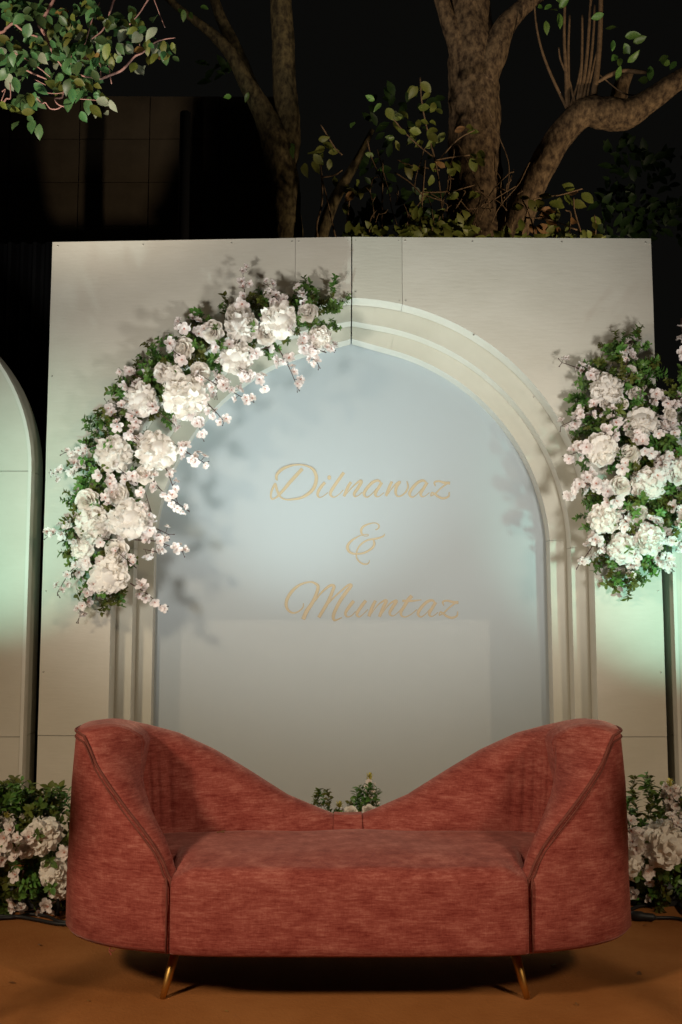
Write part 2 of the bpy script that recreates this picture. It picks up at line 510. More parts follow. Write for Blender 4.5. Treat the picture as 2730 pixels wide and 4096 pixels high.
# gold script ------------------------------------------------------
A_LOOP = [(370,430,24),(320,400,34),(240,430,42),(160,510,44),(110,590,44),(115,640,30),(160,660,20),(230,610,12),(300,530,12)]
A_STEM = [(385,430,44),(330,520,44),(285,600,42),(295,645,26),(340,650,14),(420,590,8)]
Z_A = [(1225,490,14),(1210,430,26),(1280,412,28),(1370,435,36),(1455,440,44)]
Z_B = [(1400,450,26),(1300,530,22),(1230,600,22),(1150,645,14)]
Z_C = [(1150,640,16),(1170,590,22),(1220,615,30),(1270,655,32),(1350,680,32),(1430,650,26),(1442,580,14)]
def sh(st, dx, dy): return [(x + dx, y + dy, w) for x, y, w in st]
C1 = (1050, 1820, .2551); C2 = (1430, 1820, .2551); C3 = (1360, 2060, .12755); C4 = (1110, 2290, .2551); C5 = (1470, 2290, .2551)
WORDS = [
 [(C1, [[(630,215,50),(560,290,50),(440,420,50),(340,540,45),(265,620,38),(215,668,25),(155,692,22),(135,645,26),(145,570,30),(175,500,32),(205,455,34),(225,530,34),(255,610,30),(300,670,22),(380,700,22),(480,695,28),(600,675,34),(720,610,44),(800,530,48),(840,430,50),(845,330,46),(800,230,40),(720,180,26),(620,155,20),(500,158,26),(380,190,38),(290,240,44),(230,310,40),(222,370,34),(240,400,14)]]),
  (C1, [[(985,430,42),(930,490,44),(880,570,42),(868,630,32),(895,665,18),(950,650,10),(1030,590,8)], [(1022,356,40),(1050,355,66),(1078,354,40)]]),
  (C1, [[(1280,275,44),(1210,370,46),(1120,500,46),(1070,590,44),(1080,640,30),(1130,660,18),(1200,620,12),(1270,550,10)]]),
  (C1, [[(1390,425,40),(1340,510,44),(1280,650,38)], [(1290,645,10),(1390,530,16),(1470,450,24),(1530,410,36),(1555,425,44),(1500,520,44),(1445,600,42),(1450,650,26),(1500,640,10),(1570,585,8)]]),
  (C2, [A_LOOP, A_STEM]),
  (C2, [[(545,415,36),(500,510,42),(450,640,40)], [(455,650,10),(540,530,14),(600,460,24),(665,425,42),(620,490,44),(600,570,40),(615,630,28),(655,650,20),(720,620,22),(780,550,26),(795,480,24),(778,410,14)]]),
  (C2, [sh(A_LOOP, 712, 0), sh(A_STEM, 712, 0)]),
  (C2, [Z_A, Z_B, Z_C])],
 [(C3, [[(1110,455,20),(1170,450,36),(1225,390,44),(1220,310,40),(1130,255,28),(1020,255,32),(860,300,46),(730,370,64),(675,470,70),(690,590,50),(760,612,26),(880,610,24),(890,650,22),(800,665,18),(670,640,22),(520,710,36),(380,800,60),(270,920,76),(240,1030,80),(300,1150,68),(420,1210,56),(560,1220,46),(740,1195,56),(900,1120,56),(1040,1010,66),(1085,900,66),(1060,800,40),(1040,775,20)],
       [(1400,580,12),(1390,640,40),(1290,700,50),(1100,750,56),(900,780,48),(740,860,50),(620,970,46),(550,1090,44),(520,1220,40),(530,1340,40),(600,1450,40),(720,1530,44),(850,1540,40),(920,1480,28),(925,1410,10)]])],
 [(C4, [[(410,480,12),(405,540,18),(350,600,20),(260,635,24),(180,600,32),(140,520,42),(155,420,46),(220,310,46),(320,215,36),(430,165,26),(540,150,24),(620,190,36),(640,240,46),(600,370,46),(540,490,52),(460,610,56),(405,735,56)],
        [(590,450,20),(680,330,26),(790,230,36),(850,200,36),(890,220,44),(860,310,44),(800,450,46),(720,590,46),(650,705,46)],
        [(760,530,20),(880,400,24),(1000,290,26),(1110,200,30),(1160,205,44),(1080,310,50),(990,440,50),(920,570,48),(880,680,46),(890,745,34),(940,740,22),(1015,705,14)]]),
  (C4, [[(1200,445,44),(1140,520,48),(1080,610,42),(1070,660,34),(1100,695,20),(1160,680,14),(1230,610,10)], [(1390,440,44),(1320,530,48),(1260,620,44),(1250,670,34),(1290,695,20),(1350,650,12),(1420,580,10)]]),
  (C5, [[(130,440,40),(80,540,46),(25,690,44)], [(40,680,10),(150,530,16),(230,460,24),(300,440,42),(250,550,46),(190,695,42)], [(200,690,10),(300,550,16),(380,470,24),(460,445,40),(400,540,46),(355,620,40),(365,670,26),(420,675,14),(500,610,10),(530,570,8)]]),
  (C5, [[(700,365,52),(640,430,50),(580,530,46),(530,620,40),(540,680,26),(600,695,18),(680,660,14),(780,580,10)], [(550,445,34),(700,445,30),(850,430,12)]]),
  (C5, [sh(A_LOOP, 690, 35), sh(A_STEM, 690, 35)]),
  (C5, [sh(Z_A, -25, 30), sh(Z_B, -25, 30), sh(Z_C, -25, 30)])]]
lid = 0
for w in WORDS:
    holder = bpy.data.objects.new('lettering', None); COL.objects.link(holder); holder.parent = arch
    for (ox, oy, sc), strokes in w:
        q = MB()
        for st in strokes:
            lid += 1
            c = crom(st, 5)
            yb = D0 + YS - .0010 - .00035 * (lid % 4)
            L3 = [at(ox + x * sc, oy + y * sc, yb - .00002 * i_) for i_, (x, y, _) in enumerate(c)]
            W = [max(13, ww) * sc * (D0 + YS) / FPX * .5 * 1.12 for _, _, ww in c]
            vs, fs = [], []
            for i, p in enumerate(L3):
                t = L3[min(i + 1, len(L3) - 1)] - L3[max(i - 1, 0)]
                t.normalize()
                nrm = Vector((-t.z, 0, t.x))
                vs += [p + nrm * W[i], p - nrm * W[i]]
            for i in range(len(L3) - 1):
                fs.append((2 * i, 2 * i + 1, 2 * i + 3, 2 * i + 2))
            q.add(vs, fs)
        q.build('letter', M['gold'], holder)

# ------------------------------------------------------------------ arched side panels
def side_panel(label, x_in, s):
    """x_in: edge next to the backdrop; s: -1 stands to the left of it"""
    t = thing('arched_panel', label, 'backdrop', (x_in + s * .95, 4.95, 0), 'arched panels flanking the backdrop')
    hw, zs, dep = 0.95, 1.9, 0.20
    lip = 0.012
    def solid(poly, y0, y1, name, mats):
        n = len(poly)
        vs = [(x, y0, z) for x, z in poly] + [(x, y1, z) for x, z in poly]
        fs = [tuple(range(n)), tuple(range(2 * n - 1, n - 1, -1))]; mi = [0, 0]
        for i in range(n):
            fs.append((i, i + n, (i + 1) % n + n, (i + 1) % n)); mi.append(1)
        return obj(name, mesh(name, vs, fs, mats, False, mi), t)
    PM = [M['panel'], M['layer']]
    arc = [(hw * math.cos(R(a)), zs + .0015 + hw * math.sin(R(a))) for a in range(0, 181, 4)]
    solid(arc, 0, dep, 'top_panel', PM)
    solid([(-hw, 0.59), (hw, 0.59), (hw, zs - .0015), (-hw, zs - .0015)], 0, dep, 'middle_panel', PM)
    solid([(-hw, 0.01), (hw, 0.01), (hw, 0.587), (-hw, 0.587)], 0.001, dep, 'lower_panel', PM)
    # raised edge band all round the front
    q = MB()
    path = [(hw, .012)] + [(hw, zs * k / 8) for k in range(1, 8)] + [(hw * math.cos(R(a)), zs + hw * math.sin(R(a))) for a in range(0, 181, 4)] + [(-hw, zs * k / 8) for k in range(7, 0, -1)] + [(-hw, .012)]
    vs, fs = [], []
    for i, (x, z) in enumerate(path):
        a = path[max(i - 1, 0)]; b = path[min(i + 1, len(path) - 1)]
        tx, tz = b[0] - a[0], b[1] - a[1]; l = math.hypot(tx, tz); nx_, nz_ = tz / l, -tx / l
        vs += [(x + nx_ * .004, -.006, z + nz_ * .004), (x - nx_ * lip, -.006, z - nz_ * lip), (x - nx_ * lip, .002, z - nz_ * lip), (x + nx_ * .004, .05, z + nz_ * .004)]
    for i in range(len(path) - 1):
        for k in range(4):
            fs.append((i * 4 + k, i * 4 + (k + 1) % 4, (i + 1) * 4 + (k + 1) % 4, (i + 1) * 4 + k))
    obj('edge_band', mesh('edge_band', vs, fs, M['edge']), t)
    return t
side_panel('cream round-topped panel at the left of the square backdrop', -1.556, -1)
side_panel('cream panel edge showing behind the right-hand hanging flowers', 1.650, 1)

# ------------------------------------------------------------------ sofa
SX, SY = 0.025, 3.50
SA, BF, BR, SN = 0.935, 0.43, 0.34, 2.8
ZB, ZS = 0.172, 0.43
sofa = thing('velvet_sofa', 'rose velvet loveseat with winged butterfly back and slim brass legs', 'sofa', (SX, SY, 0))
TOPR = [(0, .440), (.05, .443), (.10, .462), (.224, .514), (.363, .600), (.501, .682), (.636, .745), (.757, .780), (.841, .800), (.90, .810), (.94, .812)]
TOPF = [(.540, .392), (.553, .405), (.568, .441), (.60, .491), (.642, .54), (.71, .611), (.759, .664), (.812, .725), (.838, .768), (.855, .792), (.867, .806), (.90, .812), (.94, .812)]
def sup(c): return math.copysign(abs(c) ** (2 / SN), c)
def shell_half(s):
    """one half of the back with its wing, swept from the rear centre round to the front seam"""
    A0, A1 = 90.0, -64.0          # angle on the superellipse, 90 = rear centre, 0 = widest, negative = front
    raw = []
    for k in range(900):
        a = R(A0 + (A1 - A0) * k / 899)
        c, sn = math.cos(a), math.sin(a)
        x, y = SA * sup(c), (BR if sn > 0 else BF) * sup(sn)
        if sn < 0 and x < .545: break
        raw.append((x, y))
    # resample evenly
    cum = [0]
    for i in range(1, len(raw)):
        cum.append(cum[-1] + math.hypot(raw[i][0] - raw[i-1][0], raw[i][1] - raw[i-1][1]))
    n = 260
    path = []
    j = 0
    for k in range(n + 1):
        d = cum[-1] * k / n
        while j < len(cum) - 2 and cum[j + 1] < d: j += 1
        t = (d - cum[j]) / max(1e-9, cum[j + 1] - cum[j])
        path.append((raw[j][0] + (raw[j+1][0] - raw[j][0]) * t, raw[j][1] + (raw[j+1][1] - raw[j][1]) * t))
    rows, outer_top = [], []
    for k, (x, y) in enumerate(path):
        a, b = path[max(0, k - 2)], path[min(n, k + 2)]
        tx, ty = b[0] - a[0], b[1] - a[1]
        l = math.hypot(tx, ty); nx_, ny_ = ty / l, -tx / l            # inward normal for the right half (path runs clockwise)
        if nx_ * -x + ny_ * -y < 0: nx_, ny_ = -nx_, -ny_
        front = y < 0
        zt = interp(x, TOPF) if front else interp(x, TOPR)
        # shade thickness along the path
        if front:
            th = interp(x, [(.545, .062), (.60, .098), (.70, .140), (.82, .185), (.94, .215)])
        else:
            th = interp(x, [(0, .12), (.3, .13), (.7, .160), (.94, .215)])
        f_in = interp(x, [(.545, .0), (.62, .6), (.75, 1.0)]) if front else 1.0
        h = max(.02, zt - ZB)
        rows_k = []
        lean = .016
        prof = [(.035, ZB + .004), (.012, ZB), (.0, ZB + .016)]
        for q in (.25, .5, .75): prof.append((lean * q - .006 * math.sin(math.pi * q) * min(1, h / .4), ZB + .016 + (h - .04) * q))
        prof += [(lean, zt - .014), (lean + .003, zt - .004), (lean + .012, zt + .004)]
        bul = .016 if front else .010
        for q in (.2, .4, .6, .8):
            prof.append((lean + .012 + (th - .012) * q, zt + .004 + bul * math.sin(math.pi * min(1, q * 1.05)) - .018 * q * q))
        prof += [(lean + th + .006, zt - .030), (lean + th + .016, zt - .055)]
        zi = ZS - .05
        z1 = zt - .055
        for q in (.2, .4, .6, .8, 1.0):
            zz = z1 + (zi - z1) * q if z1 > zi else z1 - .004 * q
            fold = 0.0
            if not front:
                for fx, wd, am in ((.800, .010, .016), (.755, .010, .015), (.70, .012, .012), (.60, .016, .005)) if s < 0 else ((.815, .009, .015), (.78, .008, .012), (.735, .010, .015), (.69, .010, .011), (.64, .014, .007)):
                    fold += am * math.exp(-((x - fx + .03 * q) / wd) ** 2) * math.sin(math.pi * min(1, q * .9 + .12))
            lip = .045 * interp(x, [(.56, 0), (.66, 1)]) if front else .045 * interp(x, [(.80, 0), (.93, 1)])
            prof.append((lean + th + .016 - lip * min(1, q * 2.5) + (.055 * q) * f_in - fold - (.028 * sstep(.55, 1, q) if not front else 0), zz))
        for d, z in prof:
            wob_ = .0045 * mnoise.noise((s * x * 6 + s, y * 6, z * 8)) + .002 * mnoise.noise((s * x * 16, y * 16, z * 12))
            rows_k.append((s * (x + nx_ * (d + wob_)), y + ny_ * (d + wob_), z))
        rows.append(rows_k); outer_top.append(Vector((s * (x + nx_ * (lean - .002)), y + ny_ * (lean - .002), zt - .006)))
    m = len(rows[0])
    vs = [p for r in rows for p in r]
    fs = []
    for i in range(len(rows) - 1):
        for j in range(m - 1):
            q = (i * m + j, i * m + j + 1, (i + 1) * m + j + 1, (i + 1) * m + j)
            fs.append(q if s > 0 else q[::-1])
    fs.append(tuple(range(m)) if s < 0 else tuple(range(m))[::-1])
    e = (len(rows) - 1) * m
    fs.append(tuple(range(e, e + m))[::-1] if s < 0 else tuple(range(e, e + m)))
    return vs, fs, outer_top
for s in (-1, 1):
    vs, fs, ot = shell_half(s)
    # small gap at the centre so that the seam reads
    me = mesh('backrest', vs, fs, M['velvet'], True)
    w = obj('backrest', me, sofa)
    # piping along the outer top edge from the wing crest to the front, then down the seam
    start = next(i for i, p in enumerate(ot) if p.y < -.02)
    run = ot[start:]
    last = run[-1]
    run = run + [last + Vector((-s * (.004 + .002 * sstep(0, .05, dz)), -.010 - .006 * sstep(0, .08, dz), -dz)) for dz in (.02, .06, .11, .16, .20)]
    run[-1].z = ZB + .004
    q = MB(); q.tube(run, .0042, 8)
    q.tube([p + Vector((s * .015 * sstep(len(run) - 16, len(run) - 6, i), .003 * sstep(len(run) - 16, len(run) - 6, i), -.020 * (1 - sstep(len(run) - 16, len(run) - 6, i)))) for i, p in enumerate(run) if i > 4], .0032, 8)
    q.build('piping', M['piping'], w, True)
# centre gusset between the two halves
q = MB()
g = []
for x in (-.052, -.05, -.02, .02, .05, .052):
    o_ = .0 if abs(x) > .051 else .004
    z0 = interp(abs(x), TOPR)
    g.append([(x, BR - .002 + o_, ZB + .02), (x, BR - .012 + o_, z0 - .01), (x, BR - .05, z0 + .012 + o_), (x, BR - .10, z0 + .012 + o_), (x, BR - .145 - o_, z0 - .02), (x, BR - .20 - o_ * 1.2, ZS - .05)])
for r in range(len(g) - 1):
    for j in range(5):
        q.add([g[r][j], g[r][j+1], g[r+1][j+1], g[r+1][j]], [(0, 1, 2, 3)])
gus = q.build('centre_gusset', M['velvet'], sofa, True)
# seat: cushion and front apron in one upholstered body
cols = []
nxs = 110
SFL, SFR = -.545, .545
for i in range(nxs + 1):
    x = -.80 + 1.60 * i / nxs
    off = abs(x)
    if off <= .55:
        yf = -.432 + .006 * (off / .55) ** 2 + .024 * (off / .55) ** 10
    else:
        o = min(1, (off + .05) / (SA - .0))
        yf = -(BF - .075) * max(0, (1 - o ** SN)) ** (1 / SN) 
    t = sstep(.46, .545, off)
    zt = ZS - .034 * t + .004 * mnoise.noise((x * 6, 0, 0))
    crown = .012 * (1 - (off / .8) ** 2)
    r = .042
    bulge = (.006 + .004 * mnoise.noise((x * 5, 1, 1))) * math.cos(x / .55 * math.pi / 2) if off < .55 else 0
    yb = BR * max(0.0, 1 - (off / (SA - .02)) ** SN) ** (1 / SN) - .175
    c = [(yf + .05, ZB + .006), (yf + .012, ZB + .003), (yf + .003, ZB + .010)]
    for q_ in (.12, .3, .5, .7, .88):
        c.append((yf - bulge * math.sin(math.pi * q_), ZB + .010 + (zt - r - ZB - .010) * q_))
    for a in (0, 15, 30, 45, 60, 75, 90):
        c.append((yf + r - r * math.cos(R(a)), zt - r + r * math.sin(R(a))))
    for q_ in (.06, .12, .2, .35, .5, .7, .82, .88, .92, .95, .975, 1.0):
        yy = yf + r + (yb - yf - r) * q_
        c.append((yy, -.035 * sstep(.9, 1.0, q_) + zt + (ZS - zt) * min(1, q_ * 4) + crown * math.sin(math.pi * q_) + .006 * mnoise.noise((x * 4, yy * 6, 3)) - .010 * math.exp(-((x + .25) / .16) ** 2 - ((yy + .05) / .14) ** 2) - .009 * math.exp(-((x - .28) / .17) ** 2 - ((yy + .04) / .14) ** 2)))
    cols.append([(x, y, z) for y, z in c])
m = len(cols[0])
fs = []
for i in range(nxs):
    for j in range(m - 1):
        fs.append((i * m + j, (i + 1) * m + j, (i + 1) * m + j + 1, i * m + j + 1))
fs.append(tuple(range(m))); fs.append(tuple(range(nxs * m, nxs * m + m))[::-1])
seat = obj('seat', mesh('seat', [p for c in cols for p in c], fs, M['velvet'], True), sofa)
# underside
q = MB()
ring = [(.985 * SA * sup(math.cos(R(a))) , (BR if math.sin(R(a)) > 0 else BF) * .97 * sup(math.sin(R(a)))) for a in range(0, 360, 5)]
q.add([(x, y, ZB + .010) for x, y in ring], [tuple(range(len(ring)))[::-1]])
q.build('base_panel', M['dark_under'], sofa)
for x0, x1, y0, y1 in ((-.579, -.535, -.278, -.235), (.553, .510, -.278, -.235), (-.55, -.50, .20, .16), (.55, .50, .20, .16)):
    q = MB(); q.tube([(x0, y0, 0.004), (x0 * .7 + x1 * .3, y0 * .7 + y1 * .3, .055), (x1, y1, .182)], [.0098, .0128, .0185], 14)
    q.build('leg', M['brass'], sofa, True)
# loose thread under the left arm, snag marks on the fabric
q = MB(); q.tube([(-.735, -.315, .176), (-.738, -.318, .160), (-.732, -.318, .148)], .0022, 6); q.tube([(-.738, -.318, .165), (-.727, -.318, .158), (-.722, -.316, .164)], .0018, 6)
q.build('loose_thread', M['velvet'], sofa)

# ------------------------------------------------------------------ flower parts, shared meshes
def patch(q, base, d, side, up, L, W, cup=0.25, curl=0.2, ruf=0.06, nu=4, nv=4, tipw=1.0, mi=0, rnd=random, notch=0.0):
    vs, fs = [], []
    ph = rnd.uniform(0, 6.28)
    for j in range(nv + 1):
        v = j / nv
        wv = W * (0.35 + 0.65 * math.sin(math.pi * min(1, .18 + .62 * v)) ** 0.8) * (1 - (1 - tipw) * max(0, v - .5) * 2)
        for i in range(nu + 1):
            u = 2 * i / nu - 1
            r = ruf * L * v * math.sin(ph + u * 4.2 + v * 3)
            ll = L * v * (1 - .16 * u * u * v) - notch * L * v * max(0, 1 - abs(u) * 2.2)
            vs.append(base + d * ll + side * (u * wv) + up * (cup * L * u * u * .5 + curl * L * v * v + r))
    for j in range(nv):
        for i in range(nu):
            a = j * (nu + 1) + i
            fs.append((a, a + 1, a + nu + 2, a + nu + 1))
    q.add(vs, fs, mi)
def make_bloom(seed):
    """full ruffled peony / hydrangea head, radius 1, facing +Z"""
    rnd = random.Random(seed)
    q = MB()
    q.lathe([(0.02, .62), (.35, .55), (.6, .3), (.66, 0), (.5, -.3), (.02, -.42)], 10)
    n = 92
    for i in range(n):
        z = 1 - 1.45 * (i + .5) / n
        th = i * 2.399963 + rnd.uniform(-.25, .25)
        rr = math.sqrt(max(0, 1 - z * z))
        nrm = Vector((rr * math.cos(th), rr * math.sin(th), z))
        side = nrm.cross(Vector((0, 0, 1)))
        side = side.normalized() if side.length > .1 else Vector((1, 0, 0))
        side = Matrix.Rotation(rnd.uniform(-1.2, 1.2), 3, nrm) @ side
        d0 = side.cross(nrm).normalized()
        lift = rnd.uniform(.45, 1.0)
        d = (d0 * (-1 if rnd.random() < .7 else 1) * .75 + nrm * lift).normalized()
        up = d.cross(side).normalized()
        if up.dot(nrm) > 0: up = -up
        L = rnd.uniform(.34, .50)
        patch(q, nrm * rnd.uniform(.50, .62) * Vector((1, 1, .85)).length / 1.65 * 1.0 if False else Vector((nrm.x * .62, nrm.y * .62, nrm.z * .50)), d, side, up, L, L * rnd.uniform(.48, .62), .35, rnd.uniform(-.35, .25), .16, 3, 3, rnd=rnd)
    return mesh('bloom', q.v, q.f, M['petal'], True)
def make_rose(seed):
    rnd = random.Random(seed)
    q = MB()
    layers = [(3, .10, .75, .34, .05), (4, .22, .80, .42, .10), (5, .36, .82, .50, .28), (6, .48, .80, .56, .55), (7, .55, .78, .60, .95)]
    for cnt, rad, L, W, open_ in layers:
        for k in range(cnt):
            a = 2 * math.pi * k / cnt + rad * 9 + rnd.uniform(-.15, .15)
            out = Vector((math.cos(a), math.sin(a), 0)); side = Vector((-math.sin(a), math.cos(a), 0))
            d = (Vector((0, 0, 1)) * (1 - open_ * .55) + out * open_).normalized()
            up = -(side.cross(d)).normalized()
            if up.dot(out) > 0: up = -up
            patch(q, out * rad * .55 + Vector((0, 0, -.25 - open_ * .18)), d, side, up, L, W, .8, -.12 - .2 * open_, .05, 4, 4, rnd=rnd)
    return mesh('rose', q.v, q.f, M['rose'], True)
def make_blossom(seed):
    """small blush blossom, five to eight petals, radius 1, facing +Z"""
    rnd = random.Random(seed)
    q = MB()
    for lay, (cnt, tilt, L) in enumerate(((5, .25, 1.0), (4, .7, .72))):
        for k in range(cnt):
            a = 2 * math.pi * (k + .5 * lay) / cnt + rnd.uniform(-.2, .2)
            out = Vector((math.cos(a), math.sin(a), 0)); side = Vector((-math.sin(a), math.cos(a), 0))
            tl = tilt + rnd.uniform(-.2, .35)
            d = (out + Vector((0, 0, tl))).normalized()
            up = side.cross(d).normalized()
            if up.z < 0: up = -up
            patch(q, out * .06, d, side, up, L * rnd.uniform(.85, 1.05), .36 * L, .35, rnd.uniform(-.1, .2), .07, 2, 3, rnd=rnd, notch=.10)
    q.lathe([(.11, .04), (.10, .14), (.0, .19)], 6, 1)
    for k in range(5):
        a = k * 1.257; q.tube([(0, 0, .1), (.12 * math.cos(a), .12 * math.sin(a), .42)], .018, 3, 1, False)
    me = mesh('blossom', q.v, q.f, [M['blossom'], M['pistil']], True, q.m)
    return me
def leaf_patch(q, base, d, side, up, L, W, mi=0, fold=.25, curl=-.25):
    st = [(0, .10), (.22, .72), (.5, 1.0), (.78, .62), (1.0, .03)]
    vs, fs = [], []
    for v, w in st:
        c = base + d * (L * v) + up * (curl * L * v * v)
        vs += [c - side * (W * w) + up * (fold * W * w), c, c + side * (W * w) + up * (fold * W * w)]
    for j in range(len(st) - 1):
        a = j * 3
        fs += [(a, a + 1, a + 4, a + 3), (a + 1, a + 2, a + 5, a + 4)]
    q.add(vs, fs, mi)
def make_leaf_sprig(seed, mt, n=26, length=.145, ls=.036):
    rnd = random.Random(seed)
    q = MB()
    pts = [Vector((.010 * math.sin(k * 1.3 + seed), .010 * math.cos(k * .9), length * k / 6)) for k in range(7)]
    q.tube(pts, [.0020 - .0002 * k for k in range(7)], 4, 1, False)
    for k in range(n):
        t = .18 + .82 * k / (n - 1)
        i = min(5, int(t * 6)); base = pts[i].lerp(pts[i + 1], t * 6 - i) if i < 6 else pts[-1]
        a = k * 2.4 + rnd.uniform(-.5, .5)
        out = Vector((math.cos(a), math.sin(a), 0))
        d = (out + Vector((0, 0, rnd.uniform(.1, 1.1)))).normalized()
        side = d.cross(Vector((0, 0, 1))).normalized()
        side = Matrix.Rotation(rnd.uniform(-.7, .7), 3, d) @ side
        up = side.cross(d)
        L = ls * rnd.uniform(.75, 1.25)
        leaf_patch(q, base, d, side, up, L, L * rnd.uniform(.24, .33), 0, .25, rnd.uniform(-.4, .1))
    return mesh('leaf_sprig', q.v, q.f, [mt, M['green_stem']], True, q.m)
BLOOM = [make_bloom(s) for s in (1, 2, 3, 4)]
ROSE = [make_rose(s) for s in (5, 6, 7)]
BLOS = [make_blossom(s) for s in (11, 12, 13, 14, 15)]
SPRIG = [make_leaf_sprig(s, M['leaf']) for s in (21, 22, 23, 24)] + [make_leaf_sprig(s, M['leaf_y']) for s in (25, 26)]

def face(direction, spin):
    return (Vector(direction).normalized().to_track_quat('Z', 'Y') @ Euler((0, 0, spin)).to_quaternion()).to_euler()
def blossom_sprig(t, pts, n, size=.033, rad=.0032, rnd=random, buds=True):
    """pts: world points of the stem"""
    base = t.location
    n = int(n * 1.05 + .5)
    c = [Vector(p) - base for p in crom([tuple(p) for p in pts], 5)]
    q = MB()
    q.tube(c, [rad * (1 - .55 * i / (len(c) - 1)) for i in range(len(c))], 5)
    heads = []
    for k in range(n):
        f = .16 + .84 * (k + rnd.uniform(-.3, .3)) / max(1, n - 1)
        f = max(0.05, min(1, f))
        i = min(len(c) - 2, int(f * (len(c) - 1)))
        p = c[i].lerp(c[i + 1], f * (len(c) - 1) - i)
        o = Vector((rnd.uniform(-1, 1), rnd.uniform(-1.0, .3), rnd.uniform(-1, 1))).normalized()
        e = p + o * size * rnd.uniform(.5, 1.0)
        q.tube([p, e], [rad * .5, rad * .35], 4, 0, False)
        heads.append((e, o, f))
    if buds:
        p = c[-1]
        for _ in range(2):
            o = (c[-1] - c[-3]).normalized() + Vector((rnd.uniform(-.8, .8), 0, rnd.uniform(-.8, .8)))
            q.tube([p, p + o.normalized() * .02, p + o.normalized() * .03], [rad * .5, rad * .5, rad * 1.0], 4, 0)
    st = q.build('blossom_sprig', M['stem'], t, True)
    for e, o, f in heads:
        dirv = o * 1.2 + Vector((0, -.7, .1))
        obj('blossom', rnd.choice(BLOS), st, e, face(dirv, rnd.uniform(0, 6)), size * rnd.uniform(.72, 1.25) * (1.12 - .42 * f if buds else 1.0))
    return st

def arrangement(t, spine, width, n_leaf, blooms, roses, sprigs, clusters, Y, seed, conv=at2, k=1.741, depth=.14, leaf_len=1.0, slim=.84, bl=1.0, cl=.62):
    """t thing; spine in pixels; blooms (x, y, r); everything hangs in front of depth Y"""
    rnd = random.Random(seed)
    base = t.location
    ppm = lambda y: FPX / k / Y                     # overview pixels per metre
    sp = crom(spine, 8)
    # foliage
    for _ in range(n_leaf):
        i = rnd.randrange(len(sp)); w = sp[i][2] if len(sp[i]) > 2 else width
        w *= slim
        a = rnd.uniform(0, 6.283); r = w * math.sqrt(rnd.random())
        dx, dy = r * math.cos(a), r * math.sin(a)
        p = conv(sp[i][0] + dx, sp[i][1] + dy, Y) - base
        q = r / w
        p.y -= depth * (1 - q * q) * rnd.uniform(.2, .85) + .01
        d = Vector((dx / w * 1.1 + rnd.uniform(-.5, .5), -(1.1 - .6 * q) + rnd.uniform(-.3, .2), -dy / w * 1.1 + rnd.uniform(-.55, .55) - .1))
        obj('leaf_sprig', rnd.choice(SPRIG), t, p, face(d, rnd.uniform(0, 6)), rnd.uniform(.5, .85) * leaf_len)
    for x, y, r in blooms:
        p = conv(x, y, Y - depth * 1.0 - r / ppm(y) * .35) - base
        dx = rnd.uniform(-.3, .3)
        obj('bloom', rnd.choice(BLOOM), t, p, face((dx, -1, rnd.uniform(-.1, .45)), rnd.uniform(0, 6)), r / ppm(y) * 1.12)
    for x, y, r in roses:
        p = conv(x, y, Y - depth * 1.2) - base
        obj('rose', rnd.choice(ROSE), t, p, face((rnd.uniform(-.6, .6), -1, rnd.uniform(-.3, .5)), rnd.uniform(0, 6)), r / ppm(y) * 1.3)
    for pts, n in sprigs:
        m_ = len(pts)
        P = [conv(x, y, Y - depth * (1.25 - .6 * i / max(1, m_ - 1))) for i, (x, y) in enumerate(pts)]
        blossom_sprig(t, P, max(3, int(n * bl)), rnd=rnd)
    for x, y, n, sx, sy in clusters:
        st = [conv(x + sx, y + sy, Y - depth * .9), conv(x + sx * .4, y + sy * .4, Y - depth * 1.3), conv(x - sx * .6, y - sy * .6, Y - depth * 1.5)]
        blossom_sprig(t, st, max(3, int(n * bl * cl)), rnd=rnd, buds=False)

